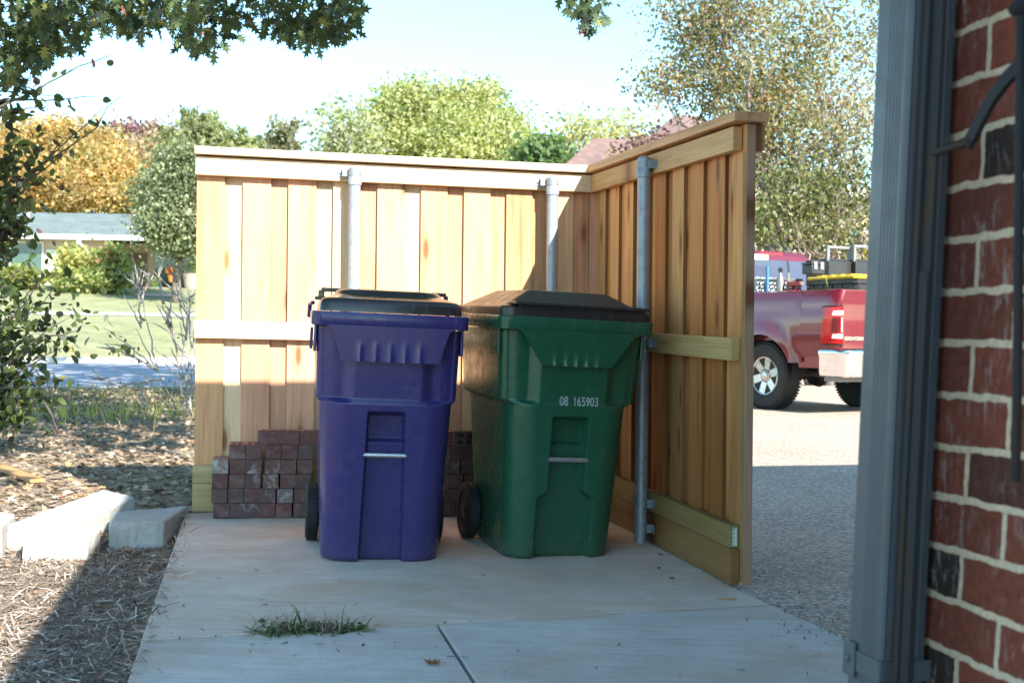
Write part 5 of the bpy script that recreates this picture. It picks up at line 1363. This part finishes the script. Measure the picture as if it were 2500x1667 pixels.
m = MB(); m.box(.08, 2.1, .13, 1.80, .90, .93, tk); m.box(2.08, 2.13, .02, 1.91, .62, RAIL + .01, tk); m.build('bed_floor', M['bedliner'], truck)
# cab
def cabring(l, zb, zt, wb, wt, z1=1.28):
    c = .965; return [tk((l, c - wb + .06, zb)), tk((l, c - wb, zb + .1)), tk((l, c - wb - .01, z1)), tk((l, c - wt - .02, zt - .10)), tk((l, c - wt + .06, zt - .02)), tk((l, c - wt*.4, zt)), tk((l, c + wt*.4, zt)), tk((l, c + wt - .06, zt - .02)), tk((l, c + wt + .02, zt - .10)), tk((l, c + wb + .01, z1)), tk((l, c + wb, zb + .1)), tk((l, c + wb - .06, zb))]
rg = [cabring(2.17, .55, 1.50, .94, .92, 1.30), cabring(2.18, .55, 1.52, .955, .88), cabring(2.28, .55, 2.09, .955, .76), cabring(2.36, .55, 2.155, .955, .745), cabring(2.9, .55, 2.185, .955, .745), cabring(3.6, .55, 2.16, .955, .735), cabring(4.05, .55, 1.95, .955, .73), cabring(4.75, .55, 1.40, .955, .86), cabring(4.8, .55, 1.36, .955, .88), cabring(5.9, .55, 1.28, .94, .84, 1.1), cabring(6.0, .6, 1.15, .86, .8, .9)]
m = MB(); m.grid(12, len(rg), lambda i, j: rg[j][i], wrap=True)
m.f.append(list(range(12))); m.mi.append(0); m.f.append([(len(rg) - 1)*12 + i for i in range(12)][::-1]); m.mi.append(0)
cab = m.build('cab', M['red'], truck, smooth=.5)
M['tint'] = plain('tinted_glass', (.075, .09, .135), .08, 0, .15, 3, .35)
def rwq(w, z): t = (z - 1.52)/(2.09 - 1.52); return tk((lerp(2.18, 2.28, t) - .010, w, z))
m = MB(); m.grid(8, 6, lambda i, j: rwq(.965 + lerp(-1, 1, i/7)*lerp(.80, .68, j/5), lerp(1.545, 2.02, j/5))); rw = m.build('rear_window', M['tint'], cab, smooth=.8)
m = MB()
for q in ((-.30, -.27), (.27, .30)): m.add([rwq(.965 + q[0], 1.545), rwq(.965 + q[1], 1.545), rwq(.965 + q[1], 2.02), rwq(.965 + q[0], 2.02)], [(0, 1, 2, 3)], T=lambda p: (p[0] - tf.x*.004, p[1] - tf.y*.004, p[2]))
m.build('window_frame', M['dark'], rw)
m = MB(); m.grid(6, 3, lambda i, j: tk((2.30 - .03, .965 + lerp(-.2, .2, i/5), lerp(2.095, 2.125, j/2)))); m.build('brake_light', M['redlens'], cab)
# side glass and doors line
m = MB()
for sg in (-1, 1):
    for (l0, l1) in ((2.45, 3.15), (3.25, 4.1)):
        m.add([tk((l0, .965 + sg*.945, 1.36)), tk((l1 + .25*(l1 > 3.5), .965 + sg*.945, 1.36)), tk((l1 - .1, .965 + sg*.81, 1.88)), tk((l0 + .06, .965 + sg*.81, 1.90))], [(0, 1, 2, 3)])
m.build('side_window', M['tint'], cab)
# ---------------------------------------------------------------- load in the bed
def tl(u, v, l=None, w=None):
    """point on the truck plane l=const or w=const under a photo pixel, in truck coordinates"""
    r = ray(u, v)
    # TC + tf*l + tr*w = k*(r.x,1)
    if l is not None: 
        bx, by = TC.x + tf.x*l, TC.y + tf.y*l; ww = (bx - r.x*by)/(r.x*tr.y - tr.x); Y = by + tr.y*ww; return (l, ww, CAMZ + r.z*Y - TZ)
    bx, by = TC.x + tr.x*w, TC.y + tr.y*w; ll = (bx - r.x*by)/(r.x*tf.y - tf.x); Y = by + tf.y*ll; return (ll, w, CAMZ + r.z*Y - TZ)
def boxthing(name, label, cat, l0, l1, w0, w1, z0, z1, mat, taper=.03):
    t_ = thing(name, label, cat, tk(((l0 + l1)/2, (w0 + w1)/2, z0))); return t_
# big tote with yellow lid
def tote():
    a = tl(1938, 690, w=.55); b = tl(2112, 690, w=.55)
    l1, l0 = a[0], max(.10, b[0])
    w0, w1 = .42, 1.0; zt = tl(2020, 684, l=(l0 + l1)/2)[2]
    l0, l1 = .12, .95; w0, w1 = .42, 1.18
    zt = 1.665
    t_ = thing('storage_tote', 'big black storage tote with flat yellow lid in the truck bed', 'storage tote', tk(((l0 + l1)/2, (w0 + w1)/2, .93)))
    m = MB(); c = ((l0 + l1)/2, (w0 + w1)/2); hl, hw = (l1 - l0)/2, (w1 - w0)/2
    def rr(s, z): return [tk((c[0] + x*hl*s, c[1] + y*hw*s, z)) for x, y in ((-1, -.9), (-.9, -1), (.9, -1), (1, -.9), (1, .9), (.9, 1), (-.9, 1), (-1, .9))]
    R = [rr(.88, .932), rr(.98, zt - .06), rr(1.02, zt - .055), rr(1.02, zt)]
    m.grid(8, 4, lambda i, j: R[j][i], wrap=True); m.f.append([i for i in range(7, -1, -1)]); m.mi.append(0); m.f.append([24 + i for i in range(8)]); m.mi.append(0)
    for k in range(5):
        q = lerp(-.8, .8, k/4); m.box(c[0] + q*hl - .012, c[0] + q*hl + .012, c[1] - hw*1.0, c[1] - hw*.9, .98, zt - .06, tk); m.box(c[0] - hl*1.0, c[0] - hl*.9, c[1] + q*hw - .012, c[1] + q*hw + .012, .98, zt - .06, tk)
    m.build('tub', M['black_plastic'], t_, bevel=.004)
    m = MB(); R = [rr(1.07, zt + .002), rr(1.08, zt + .03), rr(1.04, zt + .045), rr(.8, zt + .047), rr(.76, zt + .058)]
    m.grid(8, 5, lambda i, j: R[j][i], wrap=True); m.f.append([i for i in range(7, -1, -1)]); m.mi.append(0); m.f.append([32 + i for i in range(8)]); m.mi.append(0)
    for k in range(4): q = lerp(-.6, .6, k/3); m.box(c[0] + q*hl - .05, c[0] + q*hl + .05, c[1] - hw*.9, c[1] + hw*.9, zt + .048, zt + .066, tk)
    m.build('tote_lid', M['yellow'], t_, bevel=.004)
    m = MB(); m.tube([tk((.60, .385, zt + .03)), tk((.56, .383, zt - .1)), tk((.50, .39, zt - .3))], .006, 6); m.build('strap', plain('olive_strap', (.25, .26, .05), .7), t_)
    return zt + .066
zt = tote()
def toolcase(name, label, u0, u1, v0, v1, l, depth, mat, z0, handle):
    a = tl(u0, v1, l=l); b = tl(u1, v0, l=l); w0, w1, z1 = a[1], b[1], b[2]
    t_ = thing(name, label, 'tool case', tk((l + depth/2, (w0 + w1)/2, z0))); m = MB()
    zm = lerp(z0, z1, .66)
    m.box(l, l + depth, w0, w1, z0, zm - .004, tk); m.box(l - .006, l + depth + .006, w0 - .006, w1 + .006, zm, z1 - .03, tk); m.box(l + .03, l + depth - .03, w0 + .03, w1 - .03, z1 - .03, z1, tk)
    bd = m.build('case_body', mat, t_, bevel=.010)
    m = MB()
    for q in (.25, .75): m.box(l - .014, l + .0, lerp(w0, w1, q) - .03, lerp(w0, w1, q) + .03, zm - .06, zm + .04, tk)
    m.build('latch', M['toolgrey'], bd, bevel=.004)
    if handle:
        m = MB(); hb = handle
        for w in (w0 + .03, w1 - .03): m.box(l + .04, l + .08, w - .022, w + .022, z0 + .02, z1 + hb, tk)
        m.box(l + .035, l + .085, w0 + .005, w1 - .005, z1 + hb - .035, z1 + hb, tk); m.build('pull_handle', M['toolgrey'], t_, bevel=.006)
toolcase('tool_case', 'small black tool case with metal latch standing on the yellow tote lid', 1982, 2014, 636, 672, .55, .18, M['black_plastic'], zt, None)
toolcase('tool_case', 'wheeled black tool box with grey pull handle next to the yellow lid', 2024, 2086, 634, 668, 1.0, .42, M['black_plastic'], .934, .17)
toolcase('tool_case', 'second tool box with pull handle, partly hidden by the downspout', 2089, 2160, 636, 672, .92, .42, M['black_plastic'], .934, .19)
# diamond plate cross-bed box behind the cab
t_ = thing('truck_toolbox', 'shiny diamond plate toolbox across the bed behind the rear window', 'toolbox', tk((1.85, .96, 1.2)))
m = MB(); m.box(1.62, 2.06, .14, .93, 1.25, 1.70, tk); bx_ = m.build('box_body', M['diamond'], t_, bevel=.006)
m = MB(); m.box(1.60, 2.07, .125, .94, 1.702, 1.735, tk); m.build('box_lid', M['alloy'], t_, bevel=.006)
# the rack mount above: pale board leaning in front of the window
a = tl(1846, 645, l=2.0); b = tl(1884, 622, l=2.0)
t_ = thing('white_panel', 'pale flat panel standing in front of the left rear window', 'panel', tk((2.08, a[1], 1.5)))
m = MB(); m.box(2.08, 2.10, a[1] - .12, b[1], 1.736, b[2], tk); m.build('panel_sheet', M['tint'], t_, bevel=.003)
m = MB(); m.box(2.075, 2.105, a[1] - .12, b[1] + .005, b[2] - .07, b[2] + .004, tk); m.build('panel_edge', M['white_paint'], t_, bevel=.003)
# blue bar
a = tl(1873, 712, w=.20); b = tl(1874, 650, w=.20)
m = MB(); m.box(a[0] - .02, a[0] + .02, .185, .205, .934, b[2], tk); o = m.build('level_bar', plain('blue_paint', (.05, .26, .52), .4), None, tk((a[0], .195, .934)), bevel=.003); tag(o, 'thin blue upright bar standing in the truck bed', 'bar')
# grey gas bottle
a = tl(1905, 690, w=.30); top = tl(1905, 652, w=.30)[2]
t_ = thing('gas_bottle', 'small grey gas bottle with valve next to the red jack', 'bottle', tk((a[0], .30, .934)))
def TG(p): return tk((a[0] + p[0], .30 + p[1], p[2]))
m = MB(); m.lathe([(.055, .936), (.058, .96), (.058, top - .20), (.045, top - .14), (.018, top - .10), (.018, top - .07)], 18, T=TG); gbt = m.build('cylinder', plain('bottle_grey', (.22, .22, .21), .45, .4), t_, smooth=.7)
m = MB(); m.lathe([(.016, top - .07), (.026, top - .06), (.026, top - .02), (.01, top)], 12, T=TG); m.box(-.05, .05, -.008, .008, top - .045, top - .03, TG); m.build('valve', M['black_plastic'], gbt)
# red floor jack / bench tool
a = tl(1938, 690, w=.34)
t_ = thing('red_jack', 'red workshop jack with handle beside the black tote', 'jack', tk((a[0], .34, .934)))
def TJ(p): return tk((a[0] + p[0], .34 + p[1], p[2]))
m = MB(); m.box(-.10, .10, -.09, .09, .936, 1.50, TJ); m.box(-.07, .16, -.05, .05, 1.5, 1.56, TJ); m.box(-.14, .10, -.045, .045, 1.60, 1.66, TJ)
m.tube([TJ((.09, 0, 1.53)), TJ((-.06, 0, 1.63))], .022, 8); m.build('jack_body', plain('tool_red', (.50, .02, .02), .35), t_, bevel=.008)
m = MB(); m.tube([TJ((-.16, 0, 1.63)), TJ((-.02, 0, 1.635)), TJ((.12, 0, 1.66))], .03, 12); m.tube([TJ((.10, 0, 1.5)), TJ((.11, 0, 1.70)), TJ((.105, 0, 1.78))], .02, 8); m.build('jack_handle', plain('dull_steel', (.30, .28, .27), .4, .5), t_, smooth=.6)

# ================================================================ GROUND COVER AND SMALL THINGS
rng = np.random.default_rng(5); random.seed(5)
def scatter(name, n, xr, yr, keep, size, pal, wts, shape, mat, lift=.006, flat=4.0, var=.4, zf=ground_z, kind='stuff', svar=.6, tilt=.12):
    pts = []
    tries = 0
    while len(pts) < n and tries < n*8:
        tries += 1
        y = yr[0] + (yr[1] - yr[0])*random.random()**1.5; x = random.uniform(*xr)*(y/yr[1] if False else 1)
        if abs(x) > .46*y + .6 or not keep(x, y): continue
        pts.append((x, y, zf(x, y) + lift*random.uniform(.4, 1.6)))
    P = np.array(pts); C = leaf_cols(len(P), pal, wts, None, var, .3, rng)
    k_ = len(shape); nP = len(P)
    d = rng.normal(size=(nP, 3)); d[:, 2] *= tilt; d /= np.linalg.norm(d, axis=1)[:, None]
    w = rng.normal(size=(nP, 3))*.25; w[:, 2] += 1; nn = w - (w*d).sum(1)[:, None]*d; nn /= np.linalg.norm(nn, axis=1)[:, None]
    xx = np.cross(d, nn); s = size*(1 + svar*rng.uniform(-1, 1, nP))
    V = P[:, None, :] + s[:, None, None]*(shape[None, :, 0, None]*xx[:, None, :] + (shape[None, :, 1, None] - .5)*d[:, None, :] + shape[None, :, 2, None]*nn[:, None, :])
    c = np.ones((nP, k_, 4)); c[:, :, :3] = C[:, None, :]
    o = link_mesh(np_mesh(name, V.reshape(-1, 3), k_, c.reshape(-1, 4)), name, M[mat], None)
    return tag(o, kind=kind)
def left_of_pad(x, y):
    e = PL[0] + (PL[1] - y)*.1985
    return x < e - .01 if y < 6.35 else (x < -1.62 + (y - 6.35)*.0 or y > 7.4)
CHIP = np.array([(-.09, 0, 0), (.09, .04, 0), (.07, 1, .02), (-.07, .96, .02)])
SLIV = np.array([(-.035, 0, 0), (.035, .04, 0), (.03, 1, .03), (-.03, .96, .03)])
for nm, n, sh, sz in (('mulch', 9000, CHIP, .030), ('mulch', 12000, SLIV, .055)):
    o = scatter(nm, n, (-4.2, -.6), (2.9, 6.8), lambda x, y: x < PL[0] + (PL[1] - y)*.1985 - .015 + (random.expovariate(1/.03) if y < 6.2 else 0) or (y > 7.4 and x < -1.6), sz, [(.25, .20, .165), (.38, .31, .26), (.50, .44, .38), (.14, .11, .09), (.60, .54, .47)], [3, 3, 2, 2.5, .8], sh, 'leaf_dry', .010, tilt=.25, zf=lambda x, y: pad_z(x, y) + .002 if x > PL[0] + (PL[1] - y)*.1985 - .004 and y < 6.3 else ground_z(x, y))
    tag(o, 'shredded bark mulch covering the bed left of the pad', 'mulch')
# pebbles and nuts among the mulch
m = MB()
for _ in range(170):
    y = random.uniform(3.0, 6.0); x = PL[0] + (PL[1] - y)*.1985 - random.uniform(.03, 1.0)**1.3
    r = random.uniform(.007, .015); c = random.choice([(.34, .20, .14), (.42, .38, .34), (.30, .24, .20), (.24, .15, .10)]); z = ground_z(x, y) + r*.6
    m.lathe([(.001, -r*.8), (r*.7, -r*.5), (r, 0), (r*.75, r*.5), (.001, r*.8)], 8, T=lambda p: (p[0] + x, p[1]*random.uniform(.97, 1.03) + y, p[2] + z), col=c)
o = m.build('pebbles', M['leaf_dry'], smooth=3.2); tag(o, 'pebbles and nuts lying in the mulch', 'pebbles', kind='stuff')
o = scatter('leaf_litter', 26000, (-9, -.9), (5.9, 21), lambda x, y: left_of_pad(x, y) and q_of(x, y) < 21.3, .050, [(.32, .24, .17), (.40, .31, .23), (.48, .39, .30), (.22, .16, .12), (.46, .29, .15), (.34, .31, .18)], [3, 3, 2.4, 2, .7, .8], LOBED, 'leaf_dry', .012, tilt=.3); tag(o, 'dry brown fallen leaves covering the yard', 'fallen leaves')
def blades(name, n, cx, cy, rx, ry, h, pal, zf, seed, lean=.6, wd=.0045, parent=None, mat='leaf'):
    rg = np.random.default_rng(seed); V = []; Cc = []
    for i in range(n):
        x, y = cx + rg.normal()*rx*.5, cy + rg.normal()*ry*.5; z = zf(x, y); a = rg.uniform(0, 6.283); L = h*rg.uniform(.4, 1.15); ln = rg.uniform(.15, 1.1)*lean
        dx, dy = math.cos(a), math.sin(a); px, py = -dy*wd, dx*wd; prev = None; c = np.array(pal[rg.integers(len(pal))])*rg.uniform(.7, 1.3)
        S_ = 4; Q = []
        for s in range(S_ + 1):
            t = s/S_; b = ln*t*1.5; r_ = L*(t*math.sin(min(1.5, ln*(.4 + t*.8)))); zz = L*t*math.cos(min(1.5, ln*(.4 + t*.8)))
            k = 1 - t*.85; Q.append(((x + dx*r_ - px*k, y + dy*r_ - py*k, z + max(.003, zz)), (x + dx*r_ + px*k, y + dy*r_ + py*k, z + max(.003, zz))))
        for s in range(S_):
            V += [Q[s][0], Q[s][1], Q[s + 1][1], Q[s + 1][0]]; Cc += [(*c, 1)]*4
    return link_mesh(np_mesh(name, np.array(V), 4, np.array(Cc)), name, M[mat], parent)
wd_ = on_z(268, 1020, 0); o = blades('weeds', 420, wd_.x, wd_.y + .3, 1.5, 1.5, .17, [(.30, .36, .10), (.42, .42, .14), (.22, .28, .08), (.48, .40, .22)], ground_z, 8, .7, .006)
tag(o, 'yellow green weeds growing through the fallen leaves', 'weeds', kind='stuff')
# rough verge grass before the street
V = []; o = blades('verge_grass', 2600, -5.6, 17.2, 6.5, 5.5, .11, [(.14, .17, .07), (.20, .22, .09), (.26, .24, .12), (.12, .13, .07)], ground_z, 9, .7, .012); tag(o, 'rough shaded grass along the near side of the street', 'grass', kind='stuff')
# uprooted grass clump on the slab joint
g0 = on_pad(690, 1545); g1 = on_pad(850, 1535)
cl_ = thing('grass_clump', 'uprooted green grass clump with pale roots lying on the slab joint', 'grass clump', tuple(g0))
GP = [(.085, .15, .055), (.11, .19, .065), (.06, .11, .05), (.15, .20, .09)]
for (u, v, n, rx, h, sd) in ((660, 1545, 34, .06, .10, 1), (715, 1538, 60, .08, .115, 2), (770, 1542, 30, .08, .07, 3), (840, 1538, 44, .07, .09, 4), (875, 1538, 16, .04, .06, 5)):
    p = on_pad(u, v); blades('grass_blades', n, p.x, p.y, rx, .05, h, GP, pad_z, 60 + sd, 3.0, .0038, cl_)['kind'] = 'stuff'
p = on_pad(755, 1535); blades('grass_roots', 150, p.x, p.y, .17, .05, .075, [(.42, .36, .29), (.34, .27, .21), (.50, .44, .37)], lambda x, y: pad_z(x, y) + .004, 71, 1.6, .0016, cl_, 'leaf_dry')['kind'] = 'stuff'
m = MB()
for _ in range(70):
    u, v = random.gauss(770, 55), random.gauss(1533, 7); p = on_pad(u, v); r = random.uniform(.004, .013)
    m.lathe([(.001, -r*.5), (r*.8, -r*.3), (r, 0), (r*.6, r*.5), (.001, r*.7)], 6, T=lambda q: (q[0]*random.uniform(.8, 1.2) + p.x, q[1] + p.y, q[2] + p.z + r*.4), col=(.13, .085, .06))
m.build('soil_clod', M['leaf_dry'], cl_)['kind'] = 'stuff'
# dry leaves one can point at
def dry_leaf(u, v, size, rot, label, col, curl=.35, ground=None):
    p = on_pad(u, v) if ground is None else ground
    n = len(LOBED); V = []
    ca2, sa2 = math.cos(rot), math.sin(rot)
    for (x, y, z) in LOBED:
        y -= .5; zz = size*(curl*(x*x*1.6 + y*y*.9) + .04 + .05*math.sin(9*x + 5*y))
        V.append((p.x + size*(x*ca2 - y*sa2), p.y + size*(x*sa2 + y*ca2), p.z + .002 + zz))
    m = MB(); c = n; V.append((p.x, p.y, p.z + .002 + size*.03))
    m.add(V, [(i, (i + 1) % n, c) for i in range(n)], col)
    m.tube([V[0], (p.x - size*(-sa2)*.75, p.y - size*ca2*.75, p.z + .004 + size*.12)], size*.012, 5, col)
    o = m.build('dry_leaf', M['leaf_dry'], None, tuple(p), smooth=3.2); return tag(o, label, 'leaf')
dry_leaf(1055, 1622, .062, 1.2, 'single curled orange brown oak leaf at the bottom of the concrete pad', (.36, .18, .07), .7)
dry_leaf(1612, 1354, .030, .4, 'dark dry leaf close to the foot of the shaded steel post', (.085, .05, .035))
dry_leaf(1608, 1388, .028, 2.0, 'dark crumpled leaf on the pad in front of the shaded post', (.09, .055, .035), .8)
dry_leaf(1640, 1413, .026, 1.0, 'dark leaf farthest from the post, near the fence kick board', (.075, .045, .035), .8)
for (u, v, s, r_, lab, col) in ((312, 1342, .085, .3, 'large tan oak leaf lying in front of the grey corner block', (.40, .27, .17)), (196, 1262, .075, 1.4, 'orange leaf resting on top of the low block', (.50, .24, .10)), (145, 1265, .055, 2.2, 'red leaf lying at the edge of the sunlit slab block', (.34, .05, .04)), (345, 1520, .075, .9, 'tan leaf tucked against the left edge of the pad', (.44, .32, .22)), (85, 1330, .09, .5, 'orange leaf in front of the sunlit blocks', (.56, .30, .12)), (60, 1345, .08, 2.5, 'brown leaf at the left in the sun below the blocks', (.46, .30, .18)), (413, 1365, .07, 1.8, 'yellow orange leaf beside the pad edge below the corner block', (.48, .28, .10))):
    q = on_z(u, v, -.07); q = Vector((q.x, q.y, ground_z(q.x, q.y) + (.012 if v > 1300 else .10))); dry_leaf(u, v, s, r_, lab, col, .4, q)
p = on_pad(1775, 1463); m = MB(); m.box(p.x - .035, p.x + .035, p.y - .004, p.y + .004, p.z + .001, p.z + .006, col=(.50, .33, .18), grain=0); o = m.build('wood_sliver', M['cedar'], None, tuple(p)); tag(o, 'pale wood sliver on the pad near the end of the fence', 'wood sliver')
# crumbs of leaf and grass on the pad
V = []; Cc = []
for _ in range(70):
    if random.random() < .45: u, v = random.gauss(740, 170), random.gauss(1500, 60)
    else: u, v = random.uniform(360, 1900), random.uniform(1385, 1665)
    p = on_pad(u, v)
    if p.x < PL[0] + (PL[1] - p.y)*.199 + .03 or p.x > .75 and p.y > 4.3: continue
    a = random.uniform(0, 6.28); L, w = random.uniform(.003, .017), random.uniform(.001, .003); dx, dy = math.cos(a), math.sin(a)
    c = random.choice([(.10, .07, .05), (.06, .05, .045), (.16, .11, .07), (.10, .13, .05), (.22, .16, .11)]); z = p.z + .003
    V += [(p.x - dx*L - dy*w, p.y - dy*L + dx*w, z), (p.x - dx*L + dy*w, p.y - dy*L - dx*w, z), (p.x + dx*L + dy*w, p.y + dy*L - dx*w, z + random.uniform(0, .004)), (p.x + dx*L - dy*w, p.y + dy*L + dx*w, z + random.uniform(0, .004))]; Cc += [(*c, 1)]*4
o = link_mesh(np_mesh('leaf_crumbs', np.array(V), 4, np.array(Cc)), 'leaf_crumbs', M['leaf_dry']); tag(o, 'tiny crumbs of leaf and grass scattered on the pad', 'debris', kind='stuff')
# dirt strip with bits of grass along the pad and driveway seam
sd0 = red0; o = blades('seam_weeds', 130, 1.02, 4.45, .16, .75, .022, [(.20, .17, .12), (.14, .15, .07), (.26, .21, .15)], lambda x, y: -.082, 31, 1.2, .004, None, 'leaf_dry'); tag(o, 'thin line of dry weeds in the seam between pad and driveway', 'weeds', kind='stuff')
# small yellow bush seen past the tool boxes
tree('shrub', 'small bright yellow bush seen past the tool box handles', 'shrub', gbase(2105, 27), [E(2108, 632, 27, 26, 30, 1)], 24, 30, .12, .10, [(.62, .56, .06), (.50, .50, .08)], [2, 1], .03, limbs=5, seed=61)
